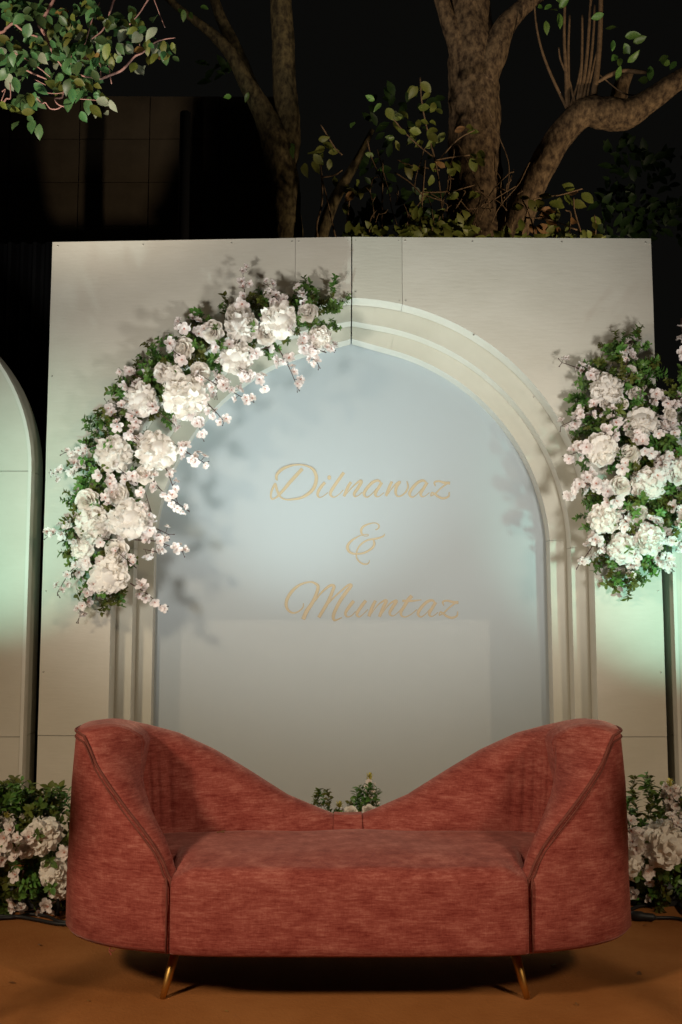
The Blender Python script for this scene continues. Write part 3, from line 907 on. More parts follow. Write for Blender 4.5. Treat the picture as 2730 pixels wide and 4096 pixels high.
# hanging garland over the left shoulder of the arch
GY = 4.97
gl = thing('flower_garland', 'long curved garland of white blooms over the left side of the arch', 'flowers', at2(330, 1000, GY - .05))
arrangement(gl,
    [(745, 712, 36), (690, 730, 48), (610, 750, 56), (530, 785, 66), (440, 835, 70), (370, 900, 70), (310, 975, 66), (270, 1050, 66), (240, 1130, 68), (235, 1210, 62), (238, 1290, 58), (245, 1350, 32)],
    60, 400,
    [(557, 752, 38), (641, 737, 40), (545, 822, 36), (735, 775, 26), (325, 920, 37), (425, 912, 48), (263, 1045, 40), (360, 1038, 43), (215, 1207, 40), (297, 1195, 42), (252, 1322, 40), (395, 862, 24), (190, 1262, 24)],
    [(706, 716, 19), (613, 768, 19), (487, 762, 20), (462, 856, 18), (374, 856, 19), (332, 1088, 18), (270, 1135, 20), (200, 1150, 20), (548, 716, 22), (268, 1265, 20), (420, 800, 20)],
    [([(560, 700), (562, 665), (558, 625)], 9), ([(630, 705), (628, 675), (615, 655)], 9), ([(695, 700), (697, 680), (690, 662)], 6),
     ([(500, 770), (455, 752), (412, 742)], 9), ([(330, 870), (305, 860), (282, 852)], 7), ([(240, 1020), (190, 1030), (150, 1040)], 6), ([(215, 1070), (165, 1078), (122, 1088)], 9),
     ([(265, 960), (250, 940), (246, 925)], 4),
     ([(180, 1205), (145, 1220), (112, 1232)], 7), ([(200, 1290), (165, 1310), (132, 1362)], 8), ([(235, 1330), (200, 1365), (182, 1420)], 10),
     ([(300, 1340), (335, 1362), (375, 1395)], 9), ([(310, 1240), (365, 1245), (420, 1268)], 11), ([(330, 1210), (360, 1215), (388, 1228)], 7),
     ([(340, 1090), (375, 1130), (425, 1168)], 10), ([(375, 1060), (395, 1110), (410, 1160)], 8), ([(400, 1020), (440, 1045), (468, 1062)], 10),
     ([(440, 940), (455, 970), (464, 1002)], 7), ([(470, 920), (495, 945), (515, 968)], 7), ([(495, 870), (535, 900), (572, 920)], 9), ([(560, 850), (590, 868), (608, 888)], 7),
     ([(640, 800), (665, 845), (683, 888)], 9), ([(690, 780), (712, 812), (732, 838)], 7), ([(715, 765), (735, 780), (760, 800)], 7), ([(520, 800), (505, 860), (498, 905)], 9)],
    [(400, 808, 8, 30, 20), (435, 760, 6, 20, 14), (290, 985, 10, 30, 22), (245, 1110, 9, 10, 32), (300, 950, 7, 22, 10), (525, 795, 8, 28, 14), (590, 805, 7, 30, -8), (690, 770, 8, 30, 16), (475, 870, 8, 30, 18),
     (375, 955, 7, 26, 20), (320, 1010, 6, 20, 16), (290, 1090, 7, 24, 20), (340, 1150, 8, 10, 34), (255, 1160, 6, 18, 10), (250, 1240, 8, 30, 8), (180, 1235, 7, 18, 12), (290, 1285, 9, 24, 20), (210, 1290, 7, 24, 10), (310, 880, 6, 24, 14), (640, 690, 6, 16, 14), (720, 800, 8, 30, 10), (560, 850, 6, 20, 12), (345, 1265, 6, 26, 6)],
    GY, 31)

# right hanging arrangement (runs on past the frame)
def rc(x, y): return (2200 + .489 * x) / 1.741, (1250 + .489 * y) / 1.741
gr = thing('flower_garland', 'hanging bunch of white blooms covering the right edge of the arch', 'flowers', at2(1450, 1080, GY - .05))
RB = [(465, 630, 128), (745, 905, 130), (420, 1120, 125), (800, 1400, 130), (440, 1690, 118), (800, 1850, 130), (590, 1930, 120), (1100, 1280, 110), (1180, 1700, 120)]
RR = [(645, 495, 50), (700, 655, 52), (640, 1150, 68), (585, 1415, 66), (715, 1640, 62), (990, 825, 46), (470, 745, 46), (1050, 1330, 60), (600, 745, 36)]
RS = [([(620, 440), (650, 320), (665, 220)], 9), ([(400, 580), (260, 470), (100, 410)], 9), ([(330, 830), (220, 870), (90, 930)], 10), ([(330, 1050), (250, 1130), (140, 1175)], 11),
      ([(330, 1400), (250, 1420), (150, 1490)], 15), ([(380, 1860), (310, 1970), (240, 2060)], 8), ([(690, 1900), (690, 2040), (660, 2180)], 10), ([(870, 1930), (930, 2010), (985, 2090)], 9), ([(880, 1800), (980, 1850), (1080, 1900)], 12),
      ([(770, 660), (870, 690), (960, 700)], 9), ([(950, 740), (1040, 700), (1120, 690)], 10), ([(860, 900), (980, 930), (1090, 890)], 16), ([(860, 1230), (980, 1200), (1090, 1160)], 15), ([(600, 1650), (650, 1800), (690, 1950)], 10), ([(1050, 1560), (1090, 1650), (1070, 1750)], 9),
      ([(1100, 420), (1095, 250), (1075, 90)], 9)]
RC = [(520, 860, 9, 10, 30), (380, 780, 5, 14, 10), (470, 980, 8, 22, -20), (700, 1040, 8, 30, 14), (780, 1100, 8, 26, 20), (640, 1230, 8, 30, -10), (700, 1330, 8, 24, 18), (430, 1420, 9, 34, 12), (520, 1540, 8, 6, 30), (620, 1700, 6, 20, 20), (370, 1850, 7, 8, 26), (820, 1720, 9, 30, 16), (940, 960, 10, 36, 12), (930, 1240, 10, 34, -10), (890, 1330, 7, 22, 18), (300, 1350, 9, 22, -24), (700, 970, 8, 26, 10)]
arrangement(gr, [rc(640, 400) + (52,), rc(540, 560) + (68,), rc(480, 760) + (78,), rc(560, 960) + (98,), rc(620, 1200) + (104,), rc(660, 1450) + (112,), rc(620, 1700) + (100,), rc(600, 1900) + (80,), rc(600, 2060) + (46,)],
    100, 330, [rc(x, y) + (r * .489 / 1.741 * 1.0,) for x, y, r in RB], [rc(x, y) + (r * .489 / 1.741,) for x, y, r in RR],
    [([rc(*p) for p in pts], n) for pts, n in RS], [rc(x, y) + (n, sx * .5, sy * .5) for x, y, n, sx, sy in RC], GY - .02, 32)
arrangement(gr, [rc(900, 900) + (60,), rc(1000, 1100) + (70,), rc(1000, 1400) + (80,), rc(980, 1650) + (60,)], 70, 110, [], [], [], [], GY - .02, 33)
arrangement(gr, [rc(1060, 600) + (22,), rc(1060, 700) + (30,)], 30, 14, [], [], [], [], GY - .02, 34)

# floor arrangements ------------------------------------------------
def spike(t, pts, n, rnd, size=.020):
    """stock flower: upright spike of white florets with yellow-green buds at the tip"""
    base = t.location
    c = [Vector(p) - base for p in crom([tuple(p) for p in pts], 6)]
    q = MB(); q.tube(c, [.0035 - .0022 * i / (len(c) - 1) for i in range(len(c))], 5)
    st = q.build('flower_spike', M['green_stem'], t, True)
    for k in range(n):
        f = .25 + .62 * k / n
        i = min(len(c) - 2, int(f * (len(c) - 1))); p = c[i].lerp(c[i + 1], f * (len(c) - 1) - i)
        a = k * 2.4
        o = Vector((math.cos(a), math.sin(a), .25))
        obj('blossom', rnd.choice(BLOS), st, p + o * size * .9, face(o, a), size * (1.25 - .5 * f) * rnd.uniform(.9, 1.15))
    q = MB()
    for k in range(12):
        f = .86 + .14 * k / 11
        i = min(len(c) - 2, int(f * (len(c) - 1))); p = c[i].lerp(c[i + 1], f * (len(c) - 1) - i)
        a = k * 2.4; o = Vector((math.cos(a), math.sin(a), .9)).normalized()
        leaf_patch(q, p, o, o.cross(Vector((0, 0, 1))).normalized(), o.orthogonal().normalized(), .022, .006)
    q.build('bud_tip', M['bud_y'], st, True)
FY = 4.22
fl = thing('flower_arrangement', 'low bed of white blooms and greenery on the carpet left of the sofa', 'flowers', at2(70, 2085, FY))
fl.location.z = 0
arrangement(fl, [(-60, 1900, 50), (10, 1890, 60), (70, 1900, 62), (130, 1915, 60), (150, 1990, 62), (60, 1985, 75), (-40, 1990, 70)], 60, 190,
    [(100, 1920, 37), (125, 2005, 30), (138, 2035, 26), (-30, 1960, 36), (22, 1935, 26)], [(60, 1945, 18)],
    [([(55, 2000), (48, 2030), (38, 2060)], 8), ([(42, 2040), (40, 2068), (46, 2090)], 6), ([(130, 2070), (100, 2085), (66, 2092)], 10), ([(150, 2040), (158, 2065), (140, 2088)], 8), ([(30, 1900), (45, 1930), (60, 1965)], 9), ([(150, 1960), (158, 1950), (162, 1935)], 5), ([(5, 1960), (-10, 1985), (0, 2000)], 6)],
    [(30, 1930, 8, 10, 26), (60, 1930, 7, 14, 10), (40, 1975, 7, 16, 10)], FY, 41, depth=.20, leaf_len=1.1, slim=.95, bl=.45)
rnd = random.Random(4)
spike(fl, [at2(25, 2010, FY), at2(26, 1960, FY - .1), at2(20, 1900, FY - .12), at2(15, 1872, FY - .12)], 18, rnd)
# upright leafy shoots at its top
def upright(t, xs, Y, seed, y0=1900, dy=(50, 95), sc=(1.0, 1.5)):
    rnd = random.Random(seed)
    for x in xs:
        p = at2(x + rnd.uniform(-4, 4), y0, Y + rnd.uniform(-.1, .1)) - t.location
        obj('leaf_sprig', rnd.choice(SPRIG), t, p, face((rnd.uniform(-.25, .25), rnd.uniform(-.3, .1), 1), rnd.uniform(0, 6)), rnd.uniform(*sc))
upright(fl, [2, 14, 26, 36, 46, 92, 100, 112, 124, 136, 148, 156, -10, -25, 60, 75], FY, 42, 1888, sc=(.75, 1.15))
upright(fl, [0, 10, 22, 34, 48], FY - .05, 43, 1872, sc=(.8, 1.1))

fr = thing('flower_arrangement', 'low bed of white blooms and greenery on the carpet right of the sofa', 'flowers', at2(1510, 2060, FY + .08))
fr.location.z = 0
arrangement(fr, [(1440, 1960, 40), (1500, 1960, 60), (1560, 1950, 62), (1620, 1950, 60), (1530, 2010, 60), (1460, 2000, 50), (1600, 2010, 60)], 60, 150,
    [(1524, 1938, 47), (1446, 1985, 32), (1620, 1950, 40)], [(1448, 1940, 22), (1545, 1968, 18)],
    [([(1470, 1985), (1482, 2005), (1500, 2025)], 9), ([(1440, 2045), (1458, 2055), (1478, 2068)], 9), ([(1440, 1880), (1448, 1905), (1455, 1935)], 10), ([(1455, 1930), (1480, 1935), (1500, 1945)], 8)],
    [(1448, 1915, 8, 12, 16), (1470, 1950, 6, 14, 10), (1560, 1900, 7, 20, 10)], FY + .08, 44, depth=.2, leaf_len=1.05, slim=.95, bl=.45)
spike(fr, [at2(1555, 1960, FY), at2(1556, 1890, FY - .02), at2(1543, 1830, FY - .03), at2(1538, 1795, FY - .03)], 34, rnd, .026)
spike(fr, [at2(1590, 1960, FY), at2(1585, 1890, FY - .02), at2(1578, 1850, FY - .03)], 24, rnd, .026)
upright(fr, [1450, 1455, 1490, 1500, 1512, 1525, 1560, 1572], FY, 45, 1905, sc=(.9, 1.25))
upright(fr, [1453, 1496, 1502], FY - .02, 46, 1850, sc=(.75, .95))

fc = thing('flower_arrangement', 'small clump of yellow-tipped flowers peeking above the dip of the sofa', 'flowers', at2(820, 1860, 4.32))
fc.location.z = 0
arrangement(fc, [(720, 1885, 22), (790, 1890, 28), (850, 1888, 30), (900, 1895, 24), (820, 1960, 60)], 30, 70, [(800, 1960, 40), (880, 1970, 36)], [(808, 1872, 14), (848, 1866, 12)], [], [], 4.34, 47, depth=.16, leaf_len=.7)
spike(fc, [at2(846, 1900, 4.3), at2(858, 1860, 4.29), at2(852, 1815, 4.28), at2(849, 1782, 4.28)], 16, rnd, .017)
spike(fc, [at2(782, 1910, 4.3), at2(781, 1880, 4.29), at2(780, 1848, 4.29)], 10, rnd, .014)
upright(fc, [728, 738, 746, 752], 4.3, 48, 1862, sc=(.5, .62))
upright(fc, [832, 838, 846, 852, 862, 868], 4.3, 49, 1868, sc=(.55, .85))
upright(fc, [640, 655, 672, 690, 700, 712, 760, 775], 4.33, 51, 1975, sc=(.8, 1.2))  # sprigs added out of sight behind the sofa to cast leaf shadows
upright(fc, [800, 812, 822, 884], 4.3, 50, 1885, sc=(.4, .6))
for t in (fl, fr, fc):             # shallow trays holding the stems
    q = MB()
    w_ = {fl.name: .62, fr.name: .62, fc.name: .40}[t.name]
    q.lathe([(w_ * .5, .004), (w_ * .56, .12), (w_ * .54, .12), (w_ * .46, .02), (.0, .02)], 24)
    for v in q.v: v.y *= .35
    o = q.build('planter_tray', M['black'], t, True)

# ------------------------------------------------------------------ lamps' bodies
def par_can(t, floor):
    """round LED can in a yoke; t is the thing, floor lamps stand on a double bracket"""
    q = MB(); q.lathe([(.0, -.13), (.05, -.125), (.072, -.10), (.078, 0), (.082, .012), (.076, .014), (.070, -.004), (.0, -.006)], 24)
    body = q.build('lamp_body', M['black'], t, True)
    return body
for L_ in LAMPS:
    floor = L_.location.z < 1
    low_stand = 1 <= L_.location.z < 1.4 and abs(L_.location.x) < 2
    x, y, z = L_.location
    if floor:
        lab = 'squat black uplight ' + ('outside the frame beside the left flower bed' if x < -1.6 else 'outside the frame beside the right flower bed' if x > 1.6 else 'outside the frame in front of the sofa at the left' if x < -1 else 'outside the frame in front of the sofa at the right' if x > 1 else 'hidden behind the sofa and small flower clump')
        t = thing('floor_uplight', lab, 'lamp', (x, y, 0), 'uplights along the foot of the backdrop')
    elif low_stand:
        t = thing('floodlight_stand', 'waist-high black lamp stand outside the frame in front of the sofa at the ' + ('left' if x < 0 else 'right'), 'lamp', (x, y, 0), 'lamp stands in front of the sofa')
    else:
        lab = 'tall black floodlight stand out of frame ' + ('behind the camera at the left' if x < 0 else 'behind the camera at the right' if x < 3 else 'far right of the sofa') if y < 2 else 'short black floodlight stand outside the frame ' + ('left of the leafy branch' if x < 0 else 'right of the trees')
        t = thing('floodlight_stand', lab, 'lamp', (x, y, 0), 'floodlights beside the camera')
    b = par_can(t, floor)
    dirv = (L_.matrix_basis.to_quaternion() @ Vector((0, 0, -1)))
    b.rotation_euler = face(dirv, 0)
    b.location = Vector((0, 0, z)) - dirv * .03
    q = MB()
    sd = dirv.cross(Vector((0, 0, 1))).normalized()
    c = Vector((0, 0, z)) - dirv * .07
    lowz = .02 if floor else z - .18
    q.tube([c + sd * .085, c + sd * .09 - Vector((0, 0, .05)), Vector((sd.x * .06, sd.y * .06, lowz)), Vector((-sd.x * .06, -sd.y * .06, lowz)), c - sd * .09 - Vector((0, 0, .05)), c - sd * .085], .007, 6)
    q.build('yoke', M['black'], t)
    if not floor:
        q = MB(); q.tube([(0, 0, .25), (0, 0, z - .17)], .018, 10); q.build('pole', M['black'], t)
        for k in range(3):
            a = k * 2.094 + .4
            q = MB(); q.tube([(0, 0, .85), (.55 * math.cos(a), .55 * math.sin(a), .012)], .011, 8); q.build('leg', M['black'], t)

# prop stick leaning beside the left bed
q = MB(); q.tube([at2(131, 2092, 4.05) * 1.0, at2(141, 2040, 4.07), at2(156, 1965, 4.10), at2(166, 1905, 4.12)], .011, 8)
zmin = min(v.z for v in q.v)
for v in q.v: v.z -= zmin - .008
o = q.build('prop_stick', M['black'], None, True); tag(o, 'thin black stick leaning beside the left flower bed', 'stick')
def cable(label, pts, r=.006):
    c = crom([tuple(p) for p in pts], 8)
    q = MB(); q.tube([(x, y, max(r + .008, z)) for x, y, z in c], r, 8)
    o = q.build('power_cable', M['black'], None, True); tag(o, label, 'cable', 'cables on the carpet'); return o
def fl_(px, py, z=.014):
    u, v = (px - 1365) / FPX, -(py - 2048) / FPX
    t = (z - EYE) / (SP + v * CP); return Vector((u * t, (CP - v * SP) * t, z))
cable('black cable crossing the carpet at the far left edge, nearer one', [fl_(-200, 3640), fl_(0, 3665), fl_(80, 3668), fl_(160, 3682), fl_(230, 3695), fl_(330, 3700)], .007)
cable('black cable looping behind the other cable at the far left edge', [fl_(-200, 3690), fl_(0, 3672), fl_(60, 3668), fl_(120, 3656), fl_(190, 3665), fl_(240, 3685), fl_(340, 3690)], .006)
cb = cable('black cable with a plug beside the right flower bed', [fl_(2440, 3650), fl_(2524, 3662), fl_(2620, 3670), fl_(2700, 3672), fl_(2800, 3690)], .006)
q = MB(); a, b = fl_(2522, 3661, .022), fl_(2624, 3670, .022)
q.tube([a, a.lerp(b, .1), a.lerp(b, .45), a.lerp(b, .55), a.lerp(b, .9), b], [.010, .018, .018, .014, .014, .008], 10)
q.build('plug', M['black'], cb, True)
cable('black cable curving out from under the right flower bed', [fl_(2500, 3650), fl_(2560, 3625), fl_(2640, 3612), fl_(2700, 3600), fl_(2705, 3560)], .007)
cable('short black cable at the far right edge of the carpet', [fl_(2705, 3560), fl_(2712, 3600), fl_(2732, 3640), fl_(2780, 3680)], .007)

# ------------------------------------------------------------------ trees behind
def trunk_mesh(paths, n=18, amp=.05, seed=0.0):
    q = MB(); n *= 2
    for pts in paths:
        c = crom(pts, 22)
        P = [Vector(p[:3]) for p in c]; rad = [p[3] for p in c]
        b = len(q.v)
        q.tube(P, rad, n)
        for i in range(len(P)):
            for k in range(n):
                v = q.v[b + i * n + k]
                o = v - P[i]
                f = mnoise.noise((v.x * 5 + seed, v.y * 5, v.z * 2.2)) * 1.0 + .6 * mnoise.noise((v.x * 14, v.y * 14 + seed, v.z * 7)) + .5 * mnoise.noise((v.x * 38, v.y * 38, v.z * 15 + seed))
                q.v[b + i * n + k] = P[i] + o * (1 + amp * f * 1.6)
    return q
def pxpath(lst, Y, dY=0.0):
    out = []
    for i, (x, y, r) in enumerate(lst):
        yy = Y + dY * i
        p = at(x, y, yy); out.append((p.x, p.y, p.z, r * yy / FPX))
    return out
LEAFM = {}
def leaf_meshes(key, mt, wide):
    out = []
    for s in range(4):
        rnd = random.Random(s + len(key))
        q = MB()
        W = .5 * wide * rnd.uniform(.85, 1.15)
        st = [(0, .05), (.12, .55), (.32, .95), (.55, 1.0), (.78, .66), (.92, .25), (1.0, .02)]
        vs, fs = [], []
        curl = rnd.uniform(-.45, .05); fold = rnd.uniform(.15, .45); tw = rnd.uniform(-.3, .3)
        for v, w in st:
            z = curl * v * v
            wav = .03 * math.sin(v * 9 + s)
            vs += [(-W * w, v, z + fold * W * w + wav + tw * v * -W * w), (0, v, z), (W * w, v, z + fold * W * w - wav + tw * v * W * w)]
        for j in range(len(st) - 1):
            a = j * 3; fs += [(a, a + 1, a + 4, a + 3), (a + 1, a + 2, a + 5, a + 4)]
        q.add(vs, fs)
        out.append(mesh('leaf', q.v, q.f, mt, True))
    LEAFM[key] = out
leaf_meshes('top', M['leaf_top'], .62); leaf_meshes('pale', M['leaf_pale'], .66); leaf_meshes('yellow', M['leaf_y'], .58); leaf_meshes('dry', M['leaf_dry'], .55)
leaf_meshes('green', M['leaf'], .5)
def put_leaf(t, p, size, kind, rnd, hang=.6):
    d = Vector((rnd.uniform(-1, 1), rnd.uniform(-.7, .5), rnd.uniform(-1, .5) - hang * .4)).normalized()
    nrm = Vector((rnd.uniform(-.5, .5), -1, rnd.uniform(-.6, .5)))
    z = (nrm - d * nrm.dot(d)).normalized(); x = d.cross(z)
    m3 = Matrix((x, d, z)).transposed()
    return obj('leaf', rnd.choice(LEAFM[kind]), t, Vector(p) - t.location, m3.to_euler(), size)

TY = 8.0
big = thing('tree', 'thick forked tree trunk with a bent limb rising behind the backdrop on the right', 'tree', (at(1920, 940, TY).x, TY, 3.3))
paths = [pxpath([(1940, 1250, 215), (1932, 1050, 175), (1922, 960, 148), (1910, 850, 122), (1902, 700, 112), (1900, 560, 109), (1896, 400, 108), (1893, 280, 106), (1895, 190, 100), (1882, 90, 88), (1870, -80, 78), (1850, -500, 60)], TY),
         pxpath([(1930, 330, 60), (1975, 220, 58), (2010, 125, 48), (2065, 55, 38), (2150, -20, 33), (2350, -200, 26)], TY - .10),
         pxpath([(1860, 260, 52), (1825, 160, 42), (1790, 70, 33), (1760, -30, 30), (1700, -250, 24)], TY - .08),
         pxpath([(1960, 1120, 100), (2010, 1000, 80), (2060, 900, 66), (2120, 760, 60), (2190, 630, 56), (2262, 520, 55), (2340, 452, 58), (2420, 452, 66), (2500, 458, 62), (2580, 415, 50), (2680, 345, 43), (2800, 270, 38), (3000, 180, 30)], TY - .15, -.03),
         pxpath([(2470, 430, 40), (2485, 350, 34), (2510, 290, 26)], TY + .12)]
q = trunk_mesh(paths, 20, .05)
for v in q.v: v -= big.location
q.build('trunk', M['bark'], big, True)
shoots = [[(2268, 432, 7), (2205, 300, 6), (2165, 190, 5), (2145, 90, 4), (2135, -30, 3)], [(2270, 430, 10), (2266, 300, 8), (2258, 150, 6), (2262, -30, 5)], [(2276, 425, 7), (2275, 300, 6), (2275, 180, 5), (2280, 60, 4)], [(2312, 400, 7), (2326, 280, 6), (2330, 160, 5), (2330, 60, 4)],
          [(2322, 396, 9), (2345, 260, 7), (2358, 100, 6), (2366, -30, 5)], [(2335, 394, 7), (2362, 260, 6), (2376, 120, 5), (2380, 20, 4)], [(2372, 410, 15), (2392, 260, 11), (2402, 120, 10), (2405, -40, 9)], [(2282, 430, 6), (2310, 340, 5), (2330, 240, 4)], [(2300, 410, 6), (2280, 330, 5), (2243, 240, 4), (2236, 190, 3)], [(2390, 330, 6), (2440, 300, 10), (2500, 284, 11), (2585, 290, 8)], [(2400, 300, 3), (2490, 370, 3), (2560, 383, 3)], [(2350, 400, 5), (2360, 330, 5), (2390, 200, 4)]]
q = MB()
for s_ in shoots:
    c = crom(pxpath(s_, TY - .3), 4)
    q.tube([Vector(p[:3]) - big.location for p in c], [p[3] for p in c], 6)
q.build('shoots', M['twig'], big, True)
rnd = random.Random(9)
def leaves_px(t, lst, Y, kind, size, rnd, jit=6, pj=.0):
    for x, y in lst:
        kd = kind if rnd.random() > pj else 'dry'
        put_leaf(t, at(x + rnd.uniform(-jit, jit), y + rnd.uniform(-jit, jit), Y + rnd.uniform(-.08, .08)), size * rnd.uniform(.8, 1.2), kd, rnd)
leaves_px(big, [(2455, 165), (2470, 215), (2500, 170), (2520, 200), (2490, 260), (2515, 255), (2500, 150), (2530, 170), (2480, 240), (2598, 270), (2590, 320), (2565, 405), (2200, 40), (2235, 30), (2180, 80), (2230, 60), (2420, 60), (2425, 110), (2680, 230), (2640, 250), (2710, 240), (2260, 10), (2210, 15), (2165, 20)], TY - .3, 'green', .105, rnd)

mid = thing('tree', 'olive-brown forked tree trunk behind the backdrop above the flower garland', 'tree', (at(1145, 940, TY).x, TY, 3.3))
paths = [pxpath([(1160, 1250, 92), (1152, 1050, 76), (1146, 940, 68), (1140, 800, 64), (1128, 700, 64), (1112, 600, 63), (1080, 500, 52), (1035, 415, 42), (985, 330, 35), (930, 225, 28), (860, 145, 22), (790, 90, 18), (690, 10, 14), (560, -120, 10)], TY),
         pxpath([(1125, 680, 62), (1148, 560, 58), (1146, 430, 52), (1138, 300, 49), (1132, 150, 47), (1122, -40, 44), (1110, -400, 36)], TY + .05),
         pxpath([(1040, 430, 36), (990, 310, 32), (940, 190, 26), (880, 60, 22), (840, -60, 18)], TY + .2)]
q = trunk_mesh(paths, 18, .06, 4.0)
for v in q.v: v -= mid.location
q.build('trunk', M['bark2'], mid, True)
leaves_px(mid, [(1178, 585), (1170, 570), (735, 40), (720, 30), (760, 45), (800, 30), (1000, 370), (930, 380)], TY - .3, 'green', .09, rnd)

small = thing('tree', 'slim leaning stem rising between the two big trunks', 'tree', (at(1290, 950, 7.8).x, 7.8, 3.3))
q = trunk_mesh([pxpath([(1262, 1100, 30), (1285, 950, 27), (1325, 830, 25), (1375, 735, 21), (1430, 640, 16), (1490, 520, 10)], 7.8)], 12, .04, 8.0)
for v in q.v: v -= small.location
q.build('trunk', M['bark2'], small, True)

# saplings and weeds on the bank
def sapling(label, stems, leaves, Y, size, kind='yellow', pj=.06, seed=1):
    rnd = random.Random(seed)
    b = at(stems[0][0][0], stems[0][0][1], Y)
    t = thing('sapling', label, 'plant', (b.x, Y, b.z - .2), 'saplings on the bank')
    q = MB()
    for s_ in stems:
        s_ = [(x, y, max(r * .75, 2.8)) for x, y, r in s_]
        c = crom(pxpath(s_, Y), 5)
        q.tube([Vector(p[:3]) - t.location for p in c], [p[3] for p in c], 6)
    q.build('stem', M['twig'], t, True)
    leaves_px(t, leaves, Y, kind, size, rnd, 5, pj)
    return t
def c2(*l): return [(1365 + x * .8706, y * .8706) for x, y in l]
sapling('tall leafy sapling in front of the thick right trunk', [[(1778, 980, 6), (1765, 800, 5), (1745, 660, 5), (1715, 540, 4), (1690, 420, 4), (1682, 310, 3)], [(1750, 640, 4), (1650, 560, 3), (1560, 460, 3)], [(1748, 650, 4), (1830, 560, 3), (1900, 520, 3)], [(1760, 680, 4), (1640, 660, 3), (1590, 640, 3)]],
        c2((395, 375), (350, 415), (410, 430), (350, 490), (265, 510), (290, 535), (245, 560), (265, 595), (410, 560), (360, 545), (320, 600), (345, 630), (375, 650), (435, 650), (480, 605), (525, 600), (580, 605), (610, 590), (210, 500), (330, 590), (420, 590), (365, 560), (430, 470), (440, 500), (300, 590), (370, 380), (245, 640), (355, 400), (400, 620), (450, 600)), 7.2, .095, seed=1)
sapling('second sapling with a row of leaves halfway up the thick trunk', [[(1678, 980, 6), (1690, 800, 5), (1702, 640, 4)], [(1690, 780, 4), (1640, 730, 3), (1580, 690, 3)], [(1745, 640, 3), (1800, 630, 3), (1880, 620, 3)], [(1690, 770, 4), (1800, 765, 3), (1900, 740, 3)]],
        c2((290, 765), (335, 765), (370, 765), (405, 760), (415, 800), (490, 740), (520, 735), (590, 725), (625, 725), (480, 770), (390, 870), (540, 890), (575, 890), (615, 880), (300, 750), (350, 780), (455, 745), (505, 755), (600, 700), (640, 690), (400, 1010), (420, 1030), (370, 1040), (410, 1055), (430, 1020), (365, 1010)), 7.1, .095, seed=2)
sapling('bare thin sapling standing alone between the two trunks', [[(1525, 980, 6), (1530, 820, 5), (1532, 640, 4)], [(1530, 720, 3), (1490, 640, 3), (1470, 560, 2)]], c2((150, 720), (165, 740), (205, 580), (185, 470), (150, 460), (160, 800), (240, 640), (60, 560)), 7.3, .085, 'green', seed=3)
sapling('short drooping sapling near the middle seam of the backdrop', [[(1382, 980, 6), (1392, 860, 5), (1402, 760, 4)]], c2((40, 850), (20, 880), (75, 855), (60, 880), (95, 870), (15, 930), (45, 860), (80, 890)), 7.2, .095, seed=4)
sapling('crooked sapling with hanging leaves beside the olive-brown trunk', [[(1275, 980, 7), (1268, 900, 6), (1290, 800, 5), (1284, 640, 4)], [(1345, 960, 5), (1310, 800, 4), (1285, 700, 3)], [(1290, 710, 4), (1340, 700, 3), (1370, 680, 3)], [(1285, 500, 3), (1340, 590, 3), (1370, 620, 3)]], [(1290, 570), (1300, 590), (1280, 560), (1310, 610), (1250, 620), (1255, 640), (1230, 620), (1245, 650), (1215, 650), (1340, 705), (1320, 640), (1295, 620)], 7.2, .10, seed=5)
sapling('tangled bush with dry leaves at the foot of the bent limb', [[(2080, 980, 6), (2120, 820, 5), (2170, 790, 4), (2240, 780, 3), (2330, 755, 3)], [(2150, 980, 6), (2120, 860, 4), (2090, 800, 3)], [(2340, 980, 6), (2300, 850, 5), (2295, 790, 4)], [(2100, 870, 5), (2200, 880, 4), (2310, 920, 4)], [(2270, 980, 5), (2285, 860, 4), (2260, 840, 3)], [(2380, 980, 4), (2384, 900, 3), (2378, 860, 3)]],
        [(2075, 790), (2100, 820), (2160, 800), (2200, 810), (2240, 790), (2270, 775), (2300, 760), (2325, 770), (2200, 830), (2230, 830), (2280, 810), (2160, 780), (2190, 850), (2240, 910), (2260, 915), (2370, 870), (2380, 890), (2385, 920), (2370, 935), (2140, 840), (2120, 800), (2310, 765)] + [(2180, 850), (2190, 870), (2150, 900), (2300, 880), (2220, 900), (2330, 920), (2120, 900), (2090, 920)], 7.0, .10, pj=.28, seed=6)
q = MB(); rv = random.Random(23)
for _ in range(46):
    x, y = rv.uniform(1440, 2050), rv.uniform(760, 960)
    pts = [(x, y, 3.0)]
    dx, dy = rv.uniform(-22, 22), rv.uniform(-60, -20)
    for _k in range(rv.randrange(3, 7)):
        dx += rv.uniform(-16, 16); dy += rv.uniform(-10, 18)
        x += dx; y += dy
        pts.append((x, y, 2.2 + rv.random()))
    c = crom(pxpath(pts, rv.uniform(6.9, 7.5)), 4)
    q.tube([p[:3] for p in c], [p[3] * .8 for p in c], 5)
o = q.build('dry_vines', M['twig'], None, True); o['kind'] = 'stuff'; o['label'] = 'tangle of thin dry vines round the foot of the thick trunk'; o['category'] = 'vines'
